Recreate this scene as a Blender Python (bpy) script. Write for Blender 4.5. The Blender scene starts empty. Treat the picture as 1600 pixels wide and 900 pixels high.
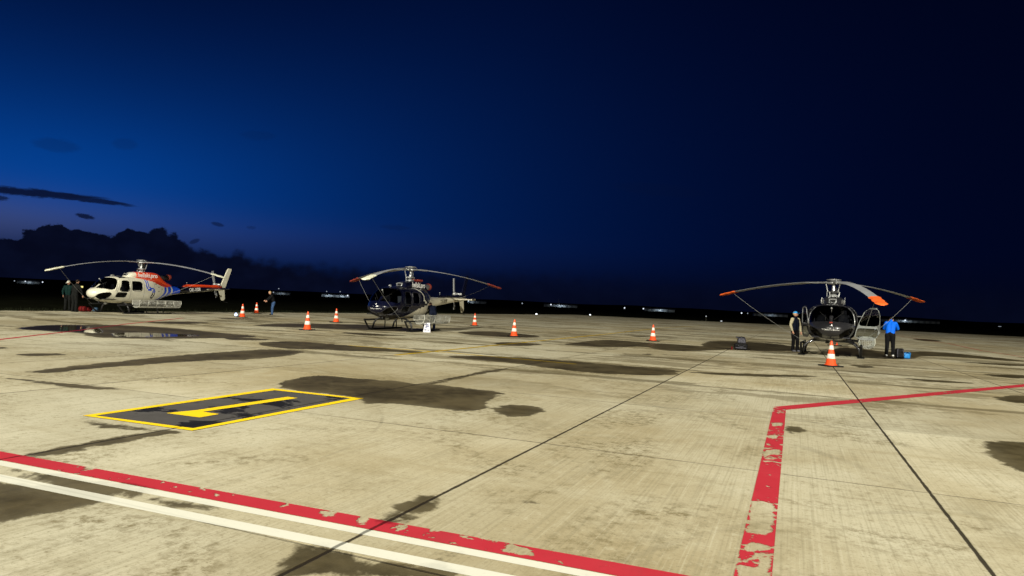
import bpy, bmesh, math, random
import numpy as np
from mathutils import Vector, Matrix, noise as mnoise
from mathutils.geometry import tessellate_polygon

random.seed(4)
SC = bpy.context.scene
COL = SC.collection
rad = math.radians

# ------------------------------------------------------------------ camera
FPX, CAMH = 1052.0, 1.55
PITCH, ROLL = math.atan(24.68 / FPX), math.atan(.0443)
_f = np.array([0, math.cos(PITCH), math.sin(PITCH)])
_r0 = np.array([1., 0, 0]); _u0 = np.cross(_r0, _f)
_c, _s = math.cos(ROLL), math.sin(ROLL)
CR = _r0 * _c + _u0 * _s
CU = -_r0 * _s + _u0 * _c
CC = np.array([0, 0, CAMH])

def G(px, py, z=0.0):
    """ground point seen at a photograph pixel (1600x900)"""
    d = _f * FPX + CR * (px - 800) - CU * (py - 450)
    return CC + d * ((z - CAMH) / d[2])

def PX(p):
    q = np.array(p, float) - CC
    x, y, z = q @ CR, q @ CU, q @ _f
    return 800 + FPX * x / z, 450 - FPX * y / z

cd = bpy.data.cameras.new('camera'); cam = bpy.data.objects.new('camera', cd); COL.objects.link(cam)
cd.sensor_width = 36; cd.lens = FPX / 1600 * 36; cd.clip_start = .05; cd.clip_end = 40000
cam.matrix_world = Matrix(((CR[0], CU[0], -_f[0], 0), (CR[1], CU[1], -_f[1], 0), (CR[2], CU[2], -_f[2], CAMH), (0, 0, 0, 1)))
SC.camera = cam
SC.render.resolution_x, SC.render.resolution_y = 1024, 576

# ------------------------------------------------------------------ exposure, world (dusk sky)
SC.view_settings.view_transform = 'Standard'; SC.view_settings.look = 'None'
SC.view_settings.exposure = 1.0; SC.view_settings.gamma = 1.0
EXPF = 2.0
W = bpy.data.worlds.new('World'); SC.world = W; W.use_nodes = True

class NT:
    """tiny helper that writes maths as shader nodes"""
    def __init__(s, tree): s.t = tree; s.n = tree.nodes; s.l = tree.links
    def node(s, kind, **kw):
        n = s.n.new(kind)
        for k, v in kw.items(): setattr(n, k, v)
        return n
    def put(s, sock, v):
        if isinstance(v, bpy.types.NodeSocket): s.l.new(v, sock)
        elif v is not None: sock.default_value = v
    def m(s, op, a, b=None, c=None, clamp=False):
        n = s.node('ShaderNodeMath', operation=op, use_clamp=clamp)
        s.put(n.inputs[0], a); s.put(n.inputs[1], b); s.put(n.inputs[2], c)
        return n.outputs[0]
    def add(s, *a):
        r = a[0]
        for x in a[1:]: r = s.m('ADD', r, x)
        return r
    def mul(s, *a):
        r = a[0]
        for x in a[1:]: r = s.m('MULTIPLY', r, x)
        return r
    def sub(s, a, b): return s.m('SUBTRACT', a, b)
    def exp(s, a): return s.m('EXPONENT', a)
    def step(s, v, a, b, lo=0., hi=1.):
        n = s.node('ShaderNodeMapRange', interpolation_type='SMOOTHSTEP')
        s.put(n.inputs[0], v); n.inputs[1].default_value = a; n.inputs[2].default_value = b
        n.inputs[3].default_value = lo; n.inputs[4].default_value = hi
        return n.outputs[0]
    def mix(s, f, a, b):
        n = s.node('ShaderNodeMix', data_type='RGBA')
        s.put(n.inputs[0], f)
        for i, v in ((6, a), (7, b)):
            if isinstance(v, tuple) and len(v) == 3: v = v + (1,)
            s.put(n.inputs[i], v)
        return n.outputs[2]
    def vec(s, x, y, z=0.):
        n = s.node('ShaderNodeCombineXYZ')
        s.put(n.inputs[0], x); s.put(n.inputs[1], y); s.put(n.inputs[2], z)
        return n.outputs[0]
    def noise(s, vec, scale, detail=4., rough=.5, dist=0.):
        n = s.node('ShaderNodeTexNoise')
        s.put(n.inputs['Vector'], vec); n.inputs['Scale'].default_value = scale
        n.inputs['Detail'].default_value = detail; n.inputs['Roughness'].default_value = rough
        n.inputs['Distortion'].default_value = dist
        return n.outputs[0]

def azel(px, py):
    d = _f * FPX + CR * (px - 800) - CU * (py - 450)
    d /= np.linalg.norm(d)
    return math.degrees(math.atan2(d[0], d[1])), math.degrees(math.asin(d[2]))

def build_world():
    N = NT(W.node_tree); N.n.clear()
    out = N.node('ShaderNodeOutputWorld'); bg = N.node('ShaderNodeBackground')
    N.l.new(bg.outputs[0], out.inputs[0])
    tc = N.node('ShaderNodeTexCoord'); sp = N.node('ShaderNodeSeparateXYZ'); N.l.new(tc.outputs['Generated'], sp.inputs[0])
    x, y, z = sp.outputs
    deg = 180 / math.pi
    az = N.mul(N.m('ARCTAN2', x, y), deg)
    el = N.mul(N.m('ARCSINE', z), deg)
    # blue after-glow centred low on the left
    da = N.sub(az, -36.); de = N.mul(N.sub(el, 7.), N.step(az, -35., 5., 3.1, 2.2))
    D = N.sub(N.m('SQRT', N.add(N.mul(da, da), N.mul(de, de), 90.)), 9.5)
    I = N.exp(N.mul(D, -1 / 20.))
    blue = N.vec(N.mul(N.m('POWER', I, 1.5), .0010), N.mul(N.m('POWER', I, 1.22), .052), N.mul(N.m('POWER', I, 1.06), .285))
    base = N.vec(.0003, .0008, .0046)
    # mauve rim above the cloud bank
    dl = N.sub(az, -42.); ml = N.exp(N.mul(dl, dl, -1 / 260.))
    eh = N.sub(el, 3.9); mh = N.exp(N.mul(eh, eh, -1 / 4.5))
    k = N.mul(ml, mh)
    mauve = N.vec(N.mul(k, .040), N.mul(k, .024), N.mul(k, -.035))
    dl2 = N.sub(az, -14.); ml2 = N.exp(N.mul(dl2, dl2, -1 / 240.))
    eh2 = N.sub(el, 3.6); mh2 = N.exp(N.mul(eh2, eh2, -1 / 5.)); k2 = N.mul(ml2, mh2)
    mauve2 = N.vec(N.mul(k2, .0045), N.mul(k2, .0015), N.mul(k2, -.004))
    def va(a, b):
        n = N.node('ShaderNodeVectorMath', operation='ADD'); N.put(n.inputs[0], a); N.put(n.inputs[1], b); return n.outputs[0]
    sky = va(va(va(blue, base), mauve), mauve2)
    # air close to the horizon swallows the light
    low = N.step(el, -.5, 5.5)
    sky = N.mix(low, (.0012, .0022, .0095), sky)
    # cloud bank: silhouette height against azimuth
    fc = N.node('ShaderNodeFloatCurve'); cm = fc.mapping.curves[0]
    pts = [(0, 372), (40, 362), (58, 352), (82, 346), (100, 354), (122, 358), (140, 361), (165, 368), (190, 360), (215, 357), (235, 362), (250, 357), (275, 360), (288, 380), (315, 388), (345, 396), (370, 392), (390, 402), (430, 408), (520, 416), (640, 420), (800, 424), (1000, 432)]
    A0, A1 = -60., 60.
    xy = []
    for q in pts:
        a, e = azel(*q); xy.append(((a - A0) / (A1 - A0), e / 10))
    while len(cm.points) < len(xy) + 2: cm.points.new(.5, .5)
    allp = [(0, .38)] + xy + [(1, .18)]
    for p, q in zip(cm.points, allp): p.location = q; p.handle_type = 'AUTO'
    fc.mapping.update()
    N.put(fc.inputs[1], N.m('DIVIDE', N.sub(az, A0), A1 - A0, clamp=True))
    ha = N.mul(fc.outputs[0], 10.)
    cv = N.vec(az, N.mul(el, 1.25))
    n1 = N.sub(N.noise(cv, .75, 6., .6), .5)
    n2 = N.sub(N.noise(cv, 2.6, 5., .6), .5)
    n3 = N.sub(N.noise(cv, 7., 4., .6), .5)
    vo = N.node('ShaderNodeTexVoronoi', feature='SMOOTH_F1'); N.put(vo.inputs['Vector'], cv); vo.inputs['Scale'].default_value = 1.1; vo.inputs['Smoothness'].default_value = .35
    edge = N.sub(N.add(ha, N.mul(n1, .8), N.mul(n2, .5), N.mul(n3, .28), N.mul(N.sub(.42, vo.outputs['Distance']), .75)), el)
    soft = N.step(az, -30., -10., .10, 1.1)          # crisp cumulus on the left, soft bank further right
    cm_ = N.m('DIVIDE', edge, soft)
    cmask = N.step(cm_, -.6, 1.2)
    bankcol = N.mix(N.step(N.noise(cv, .5, 5.), .35, .7), (.0018, .0029, .0115), (.0026, .0042, .0165))
    faint = N.step(az, -12., 14., 1., .35)
    sky = N.mix(N.mul(cmask, faint), sky, bankcol)
    # thin streaks
    def streak(p0, p1, th, alpha=1., nz=.5):
        a0, e0 = azel(*p0); a1, e1 = azel(*p1)
        L = math.hypot(a1 - a0, e1 - e0); ux, uy = (a1 - a0) / L, (e1 - e0) / L
        mx, my = (a0 + a1) / 2, (e0 + e1) / 2
        rx, ry = N.sub(az, mx), N.sub(el, my)
        s_ = N.add(N.mul(rx, ux), N.mul(ry, uy)); t_ = N.sub(N.mul(ry, ux), N.mul(rx, uy))
        t_ = N.add(t_, N.mul(N.sub(N.noise(N.vec(az, N.mul(el, 3.5)), max(.9, 5. / L), 6., .7), .5), nz))
        q = N.add(N.m('POWER', N.m('ABSOLUTE', N.m('DIVIDE', s_, L / 2)), 2.2), N.m('POWER', N.m('ABSOLUTE', N.m('DIVIDE', t_, th)), 1.6))
        return N.mul(N.step(q, 1.5, .45), alpha)
    ms = [streak((-60, 291), (165, 311), .26, .95, .55), streak((60, 303), (208, 321), .16, .9, .5), streak((118, 335), (148, 341), .17, .9, .45),
          streak((-20, 309), (14, 310), .16, .8), streak((330, 348), (350, 353), .15, .6, .1), streak((296, 380), (312, 374), .16, .6, .1),
          streak((50, 222), (125, 232), .45, .22), streak((175, 224), (215, 226), .4, .16), streak((375, 210), (430, 213), .35, .12),
          streak((595, 354), (640, 357), .2, .2), streak((385, 355), (400, 356), .12, .3), streak((960, 290), (1100, 303), .5, .12)]
    mm = ms[0]
    for q in ms[1:]: mm = N.m('MAXIMUM', mm, q)
    sky = N.mix(mm, sky, (.0030, .0058, .026))
    N.l.new(sky, bg.inputs[0]); bg.inputs[1].default_value = .47
build_world()

# ------------------------------------------------------------------ apron floodlights (on high masts behind the camera)
def flood(loc, target, watts, size, blend, radius, colour):
    l = bpy.data.lights.new('floodlight', 'SPOT'); l.energy = watts; l.color = colour
    l.spot_size = rad(size); l.spot_blend = blend; l.shadow_soft_size = radius
    o = bpy.data.objects.new('floodlight', l); COL.objects.link(o); o.location = loc
    o.rotation_euler = (Vector(target) - Vector(loc)).to_track_quat('-Z', 'Y').to_euler()
flood((-56, -80, 52), (2, 42, 0), 5.8e5, 60, .9, 1.3, (1., .95, .78))
flood((54, -70, 46), (8, 44, 0), 2.7e5, 62, .9, 1.2, (1., .95, .79))

# ------------------------------------------------------------------ helpers: meshes, things
def mesh_obj(name, verts, faces, mats, parent=None, smooth=False, mi=None):
    me = bpy.data.meshes.new(name); me.from_pydata([tuple(map(float, v)) for v in verts], [], faces)
    if not isinstance(mats, (list, tuple)): mats = [mats]
    for m in mats: me.materials.append(m)
    if mi is not None: me.polygons.foreach_set('material_index', mi)
    if smooth: me.polygons.foreach_set('use_smooth', [True] * len(me.polygons))
    o = bpy.data.objects.new(name, me); COL.objects.link(o)
    if parent: o.parent = parent
    return o

def bm_obj(name, bm, mats, parent=None, smooth=False):
    me = bpy.data.meshes.new(name); bm.normal_update(); bm.to_mesh(me); bm.free()
    if not isinstance(mats, (list, tuple)): mats = [mats]
    for m in mats: me.materials.append(m)
    if smooth:
        me.polygons.foreach_set('use_smooth', [True] * len(me.polygons))
    o = bpy.data.objects.new(name, me); COL.objects.link(o)
    if parent: o.parent = parent
    return o

def thing(name, label, cat, loc=(0, 0, 0), rz=0., group=None):
    o = bpy.data.objects.new(name, None); COL.objects.link(o); o.empty_display_size = .2
    o.location = loc; o.rotation_euler = (0, 0, rz); o['label'] = label; o['category'] = cat
    if group: o['group'] = group
    return o

def tag(o, label, cat, group=None):
    o['label'] = label; o['category'] = cat
    if group: o['group'] = group
    return o

def struct(o): o['kind'] = 'structure'; return o

def each(name, bm, m, parent=None, smooth=False):
    """one object for every separate piece in the bmesh"""
    seen = set(); out = []
    for v0 in bm.verts:
        if v0 in seen: continue
        st, comp = [v0], []; seen.add(v0)
        while st:
            v = st.pop(); comp.append(v)
            for e in v.link_edges:
                w = e.other_vert(v)
                if w not in seen: seen.add(w); st.append(w)
        ids = {v: i for i, v in enumerate(comp)}; fs = {f for v in comp for f in v.link_faces}
        out.append(mesh_obj(name, [tuple(v.co) for v in comp], [tuple(ids[v] for v in f.verts) for f in fs], m, parent, smooth))
    bm.free(); return out
def box(bm, c, s, rot=None, bev=0.):
    M_ = Matrix.Translation(c) @ (rot.to_4x4() if rot else Matrix.Identity(4)) @ Matrix.Diagonal((s[0], s[1], s[2], 1))
    r = bmesh.ops.create_cube(bm, size=1, matrix=M_)
    if bev:
        es = list({e for v in r['verts'] for e in v.link_edges})
        bmesh.ops.bevel(bm, geom=es, offset=bev, segments=2, affect='EDGES', profile=.7)

def tube(bm, pts, r, n=8, cap=True):
    """tube through points; r scalar or list"""
    pts = [Vector(p) for p in pts]
    rr = r if isinstance(r, (list, tuple)) else [r] * len(pts)
    rings = []; up = None
    for i, p in enumerate(pts):
        a = pts[max(i - 1, 0)]; b = pts[min(i + 1, len(pts) - 1)]
        t = (b - a).normalized()
        if up is None:
            up = Vector((0, 0, 1)) if abs(t.z) < .9 else Vector((1, 0, 0))
        s = t.cross(up).normalized(); up = s.cross(t).normalized()
        rings.append([bm.verts.new(p + (s * math.cos(k / n * 2 * math.pi) + up * math.sin(k / n * 2 * math.pi)) * rr[i]) for k in range(n)])
    for a, b in zip(rings, rings[1:]):
        for k in range(n): bm.faces.new((a[k], a[(k + 1) % n], b[(k + 1) % n], b[k]))
    if cap:
        bm.faces.new(rings[0][::-1]); bm.faces.new(rings[-1])

def lathe(bm, prof, n=24, c=(0, 0, 0)):
    rings = [[bm.verts.new((c[0] + r * math.cos(k / n * 2 * math.pi), c[1] + r * math.sin(k / n * 2 * math.pi), c[2] + z)) for k in range(n)] for r, z in prof]
    for a, b in zip(rings, rings[1:]):
        for k in range(n): bm.faces.new((a[k], a[(k + 1) % n], b[(k + 1) % n], b[k]))
    bm.faces.new(rings[0][::-1]); bm.faces.new(rings[-1])

def ball(bm, c, r, seg=12, rot=None):
    if not isinstance(r, (tuple, list)): r = (r, r, r)
    M_ = Matrix.Translation(c) @ (rot.to_4x4() if rot else Matrix.Identity(4)) @ Matrix.Diagonal((r[0], r[1], r[2], 1))
    bmesh.ops.create_uvsphere(bm, u_segments=seg, v_segments=max(6, seg * 2 // 3), radius=1, matrix=M_)

# ------------------------------------------------------------------ materials
MATS = {}
def mat(name, col, rough=.5, metal=0., coat=0., var=.12, scale=3., emit=None, estr=0., bump=0., spec=None):
    if name in MATS: return MATS[name]
    m = bpy.data.materials.new(name); m.use_nodes = True; N = NT(m.node_tree)
    b = m.node_tree.nodes['Principled BSDF']
    tc = N.node('ShaderNodeTexCoord')
    n1 = N.noise(tc.outputs['Object'], scale, 5., .6)
    dark = tuple(c * (1 - var) for c in col); light = tuple(min(1, c * (1 + var)) for c in col)
    N.put(b.inputs['Base Color'], N.mix(N.step(n1, .3, .7), dark, light))
    n2 = N.noise(tc.outputs['Object'], scale * 6, 4.)
    N.put(b.inputs['Roughness'], N.add(N.mul(N.sub(n2, .5), .12), rough))
    b.inputs['Metallic'].default_value = metal
    b.inputs['Coat Weight'].default_value = coat; b.inputs['Coat Roughness'].default_value = .06
    if spec is not None: b.inputs['Specular IOR Level'].default_value = spec
    if emit: b.inputs['Emission Color'].default_value = tuple(emit) + (1,); b.inputs['Emission Strength'].default_value = estr
    if bump:
        bn = N.node('ShaderNodeBump'); bn.inputs['Strength'].default_value = bump; bn.inputs['Distance'].default_value = .02
        N.put(bn.inputs['Height'], n2); N.l.new(bn.outputs[0], b.inputs['Normal'])
    MATS[name] = m; return m

def glass_mat(name='cabin_glass', tint=(.26, .275, .29, 1), gloss=.55):
    m = bpy.data.materials.new(name); m.use_nodes = True; N = NT(m.node_tree); N.n.clear()
    out = N.node('ShaderNodeOutputMaterial'); tr = N.node('ShaderNodeBsdfTransparent'); gl = N.node('ShaderNodeBsdfGlossy')
    tr.inputs[0].default_value = tint; gl.inputs['Roughness'].default_value = .03; gl.inputs[0].default_value = (gloss, gloss, gloss, 1)
    fr = N.node('ShaderNodeFresnel'); fr.inputs[0].default_value = 1.5
    mx = N.node('ShaderNodeMixShader'); N.l.new(fr.outputs[0], mx.inputs[0]); N.l.new(tr.outputs[0], mx.inputs[1]); N.l.new(gl.outputs[0], mx.inputs[2])
    N.l.new(mx.outputs[0], out.inputs[0]); return m
GLASS = glass_mat(); GLASSD = glass_mat('dark_glass', (.03, .034, .038, 1), .28); GLASSC = glass_mat('clear_glass', (.75, .8, .8, 1))
WHITE = mat('white_paint', (.60, .58, .48), .28, coat=.4, var=.05)
CREAM = mat('cream_paint', (.56, .52, .40), .3, coat=.4, var=.06)
DOORF = mat('door_frame_grey', (.15, .16, .16), .4, metal=.3)
REDP = mat('orange_red_paint', (.62, .050, .008), .3, coat=.4, var=.08)
BLUEP = mat('blue_paint', (.010, .065, .58), .25, coat=.5, var=.08)
NAVY = mat('navy_paint', (.0028, .0036, .014), .22, spec=.35, coat=.22, var=.2)
CHAR = mat('charcoal_metallic_paint', (.024, .024, .028), .30, metal=.35, coat=.6, var=.1)
DARKM = mat('dark_metal', (.03, .03, .033), .45, metal=.4)
STEEL = mat('bare_steel', (.36, .37, .38), .38, metal=.7, var=.2, scale=8)
BLADE = mat('rotor_blade_grey', (.27, .28, .30), .35, var=.12, scale=1.5)
ORANGE = mat('orange_cover_cloth', (.66, .10, .01), .7, var=.15, bump=.3)
REDC = mat('red_cover_cloth', (.28, .035, .02), .7, var=.15, bump=.3)
WHITEC = mat('white_cover_cloth', (.62, .62, .50), .7, var=.1, bump=.3)
BLACK = mat('black_rubber', (.012, .012, .012), .6, spec=.08)
SEATM = mat('seat_cloth', (.04, .04, .05), .8, spec=.08)
LSEAT = mat('light_seat_cloth', (.30, .32, .38), .8)
INTER = mat('cabin_lining', (.028, .028, .032), .8, spec=.08)
MESHW = mat('galvanised_wire', (.45, .45, .41), .4, metal=.4, var=.15, scale=10)
ROPE = mat('grey_rope', (.20, .20, .19), .8)
WTXT = mat('white_lettering', (.80, .80, .80), .4, var=.03)
DTXT = mat('brown_lettering', (.10, .085, .05), .5, var=.03)

# ------------------------------------------------------------------ apron
GA = rad(-22.8)                       # the slab grid is turned by this angle
def to_grid(x, y):                    # world -> (v, u) = apron-local x, y
    return x * math.cos(GA) + y * math.sin(GA), -x * math.sin(GA) + y * math.cos(GA)
V0, U1 = -38.6, 122.0                 # left and far edge of the apron

WET = [ # outlines read off the photograph, laid on the ground; softness in metres
 [(470,588),(500,586),(560,591),(655,600),(720,605),(795,613),(775,620),(758,631),(762,640),(740,643),(705,641),(660,635),(625,632),(590,631),(567,632),(562,622),(440,607),(428,600)],
 [(763,642),(775,636),(800,632),(830,633),(848,638),(852,645),(835,650),(800,651),(775,648)],
 [(680,556),(770,556),(870,562),(960,570),(1068,578),(1050,588),(960,585),(890,580),(810,568),(745,563)],
 [(380,509),(440,505),(500,506),(560,507),(610,509),(655,514),(700,516),(660,519),(590,517),(520,514),(470,512)],
 [(522,519),(567,520),(610,523),(645,524),(600,525),(565,524)],
 [(350,526),(390,528),(430,531),(400,532),(350,531)],
 [(392,536),(440,533),(480,534),(545,540),(610,545),(670,550),(655,552),(600,549),(550,549),(500,546),(437,545)],
 [(350,549),(420,547),(475,547.5),(470,552),(445,557),(400,560),(350,563)],
 [(30,582),(90,575),(180,565),(300,553),(380,548),(420,545),(440,550),(400,562),(330,563),(250,568),(150,576),(80,584)],
 [(18,514),(60,508),(120,507),(200,508),(280,513),(340,520),(420,526),(330,529),(210,529),(140,527),(128,520),(60,517)],
 [(225,503),(280,502),(335,504),(300,506.5),(240,505.5)],
 [(330,497.5),(378,497),(415,498.5),(370,499.5)],
 [(0,541),(25,543.5),(10,545),(-60,545)],
 [(14,554),(60,551.5),(110,553),(70,556.5),(30,556)],
 [(706,519),(750,517),(800,520),(855,526),(812,528),(742,524)],
 [(762,536),(796,534),(857,538),(820,541),(784,540)],
 [(874,538),(910,534),(947,530),(1009,535.6),(1060,538),(1122,543),(1150,546),(1077,549),(1037,548),(1004,541),(964,543),(911,541)],
 [(978,524),(1020,526),(1000,527)],
 [(998,553),(1023,552.5),(1015,555)],
 [(1110,532),(1150,533),(1197,536),(1252,542),(1262,548),(1197,549),(1150,547),(1121,546),(1090,540)],
 [(1283,551),(1311,542.5),(1350,545),(1383,550),(1460,549),(1530,556),(1600,563),(1600,566),(1500,558),(1440,556),(1427,560),(1383,561),(1329,556)],
 [(1324,570),(1345,570),(1372,573),(1357,576),(1340,574)],
 [(1484,564),(1540,567),(1620,570),(1620,573),(1560,571)],
 [(1419,529),(1450,530),(1478,533),(1450,534)],
 [(1530,584),(1570,585),(1640,588),(1640,593),(1560,590)],
 [(1548,622),(1570,618),(1640,618),(1640,632),(1570,629)],
 [(1528,690),(1560,689),(1640,694),(1650,745),(1600,740),(1570,727),(1545,710)],
 [(1222,668),(1240,667),(1257,672),(1245,678),(1226,677)],
 [(814,783),(824,779),(834,782),(824,786)],
 [(735,807),(745,804),(754,807),(744,811)],
 [(725,818),(735,816),(744,819),(734,821)],
 [(682,864),(697,860),(713,864),(697,869)],
 [(585,808),(620,790),(654,776),(697,771),(687,783),(660,800),(635,814),(600,818)],
 [(412,905),(450,878),(461,848),(500,850),(540,862),(597,875),(680,893),(720,905)],
 [(20,713),(70,703),(110,696),(200,680),(270,670),(292,674),(260,681),(190,691),(110,704),(50,717)],
 [(-60,748),(60,758),(130,766),(190,780),(120,792),(50,806),(-60,825)],
 [(0,728),(80,742),(180,760),(240,772),(200,772),(90,757),(0,741)],
 [(225,776),(290,782),(345,797),(300,796),(240,784)],
 [(130,655),(170,662),(260,672),(200,672),(150,666)],
 [(655,601),(700,591),(740,583),(790,574),(800,575),(745,586),(700,595),(668,602)],
 [(0,590),(40,592),(120,601),(200,609),(130,607),(40,597)],
 [(1320,548),(1400,556),(1440,560),(1400,562),(1330,558)],
 [(1060,580),(1180,584),(1300,588),(1230,590),(1120,586)],
 [(1400,590),(1470,594),(1540,600),(1460,598)],
]
POOL = [
 [(22,514),(60,508.5),(120,508),(150,512),(166,518),(150,521),(130,519),(70,516)],
 [(168,521),(200,519),(260,521),(300,522.5),(320,525),(260,526.5),(200,527),(178,526)],
]
def polys_ground(L):
    out = []
    for p in L:
        g = [G(*q) for q in p]; out.append(np.array([to_grid(a[0], a[1]) for a in g]))
    return out
def chaikin(p, it=2):
    for _ in range(it):
        q = np.roll(p, -1, 0); p = np.stack([p * .75 + q * .25, p * .25 + q * .75], 1).reshape(-1, 2)
    return p
WG = [chaikin(p, 1) for p in polys_ground(WET)]
def c8(*p): return [(1100 + a / 2.904, 590 + b / 2.904) for a, b in p]
def c7(*p): return [(a / 2.667, 690 + b / 2.667) for a, b in p]
def c5(*p): return [(560 + a / 2.667, 740 + b / 2.667) for a, b in p]
CHIPS = [c8((305,205),(355,205),(355,220),(310,222)), c8((280,262),(335,262),(335,276),(282,276)), c8((275,330),(345,325),(345,350),(300,350),(262,372),(262,345)),
 c8((215,558),(320,575),(325,625),(310,700),(280,720),(190,700),(205,620)), c8((170,760),(240,750),(300,770),(290,790),(200,790),(170,780)),
 c8((145,840),(175,830),(175,855),(240,865),(250,820),(305,800),(305,870),(290,910),(140,910)), 
 c7((655,172),(685,170),(680,182)), c7((775,212),(815,200),(800,216)), c7((835,192),(865,194),(860,206),(840,204)), c7((890,212),(915,214),(905,230)), c7((960,219),(985,222),(972,230)),
 c7((1155,275),(1195,258),(1212,264),(1165,280)), c7((1335,288),(1405,292),(1385,318),(1340,312)), c7((1500,312),(1545,318),(1520,348),(1480,348)),
 c5((0,180),(45,188),(20,210),(0,205)), c5((418,250),(456,262),(440,278)), c5((480,262),(585,284),(580,292),(520,280)), c5((610,288),(728,320),(720,352),(598,326))]
CG = [np.array([to_grid(*G(*q)[:2]) for q in p]) for p in CHIPS]
PG = [chaikin(p, 1) for p in polys_ground(POOL)]
def sdf(X, Y, polys, far=-3.):
    """signed distance (positive inside) to the nearest of the outlines"""
    res = np.full(X.shape, far)
    for p in polys:
        lo, hi = p.min(0) + far, p.max(0) - far
        idx = np.where((X > lo[0]) & (X < hi[0]) & (Y > lo[1]) & (Y < hi[1]))[0]
        if not len(idx): continue
        x, y = X[idx], Y[idx]
        d2 = np.full(x.shape, 1e9); ins = np.zeros(x.shape, bool)
        q = np.roll(p, -1, 0)
        for a, b in zip(p, q):
            e = b - a; L2 = e @ e + 1e-12
            t = np.clip(((x - a[0]) * e[0] + (y - a[1]) * e[1]) / L2, 0, 1)
            d2 = np.minimum(d2, (x - a[0] - t * e[0]) ** 2 + (y - a[1] - t * e[1]) ** 2)
            cond = (a[1] > y) != (b[1] > y)
            with np.errstate(divide='ignore', invalid='ignore'):
                xi = (b[0] - a[0]) * (y - a[1]) / (b[1] - a[1] + 1e-12) + a[0]
            ins ^= cond & (x < xi)
        s = np.sqrt(d2) * np.where(ins, 1, -1)
        res[idx] = np.maximum(res[idx], s)
    return res
def wet_attrs(me):
    n = len(me.vertices); co = np.empty(n * 3); me.vertices.foreach_get('co', co); co = co.reshape(-1, 3)
    for nm, P_ in (('wet', WG), ('pool', PG)) if n > 200000 else (('wet', WG), ('pool', PG), ('chip', CG)):
        a = me.attributes.new(nm, 'FLOAT', 'POINT')
        a.data.foreach_set('value', sdf(co[:, 0], co[:, 1], P_, -.5 if nm == 'chip' else -3.).astype(np.float32))

def ground_nodes(N):
    """shared: coordinates, wetness mask, joints"""
    tc = N.node('ShaderNodeTexCoord'); P_ = tc.outputs['Object']
    sp = N.node('ShaderNodeSeparateXYZ'); N.l.new(P_, sp.inputs[0]); v, u = sp.outputs[0], sp.outputs[1]
    aw = N.node('ShaderNodeAttribute', attribute_name='wet').outputs['Fac']
    ap = N.node('ShaderNodeAttribute', attribute_name='pool').outputs['Fac']
    nA = N.sub(N.noise(P_, .9, 7., .62), .5); nB = N.sub(N.noise(P_, 5., 5., .6), .5)
    nC = N.sub(N.noise(P_, 2.4, 6., .68, .5), .5)
    w = N.step(N.add(aw, N.mul(nA, .45), N.mul(nC, .48), N.mul(nB, .14)), -.035, .05)
    pl = N.step(N.add(ap, N.mul(nA, .5)), -.03, .08)
    def joint(c, off, per, hw):
        f = N.m('FRACT', N.add(N.m('DIVIDE', N.sub(c, off), per), .5))
        d = N.mul(N.m('ABSOLUTE', N.sub(f, .5)), per)
        wob = N.mul(N.sub(N.noise(P_, 7., 3.), .5), hw * 1.1)
        return N.step(N.add(d, wob), hw * 1.25, hw * .6)
    ja = joint(v, 1.19, 3.75, .0165)
    jb = N.mul(joint(u, 7.18, 3.76, .0125), N.step(N.noise(P_, .35, 3.), .35, .6, .35, 1.))
    return P_, v, u, w, pl, ja, jb, nA, nB, nC, aw

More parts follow.
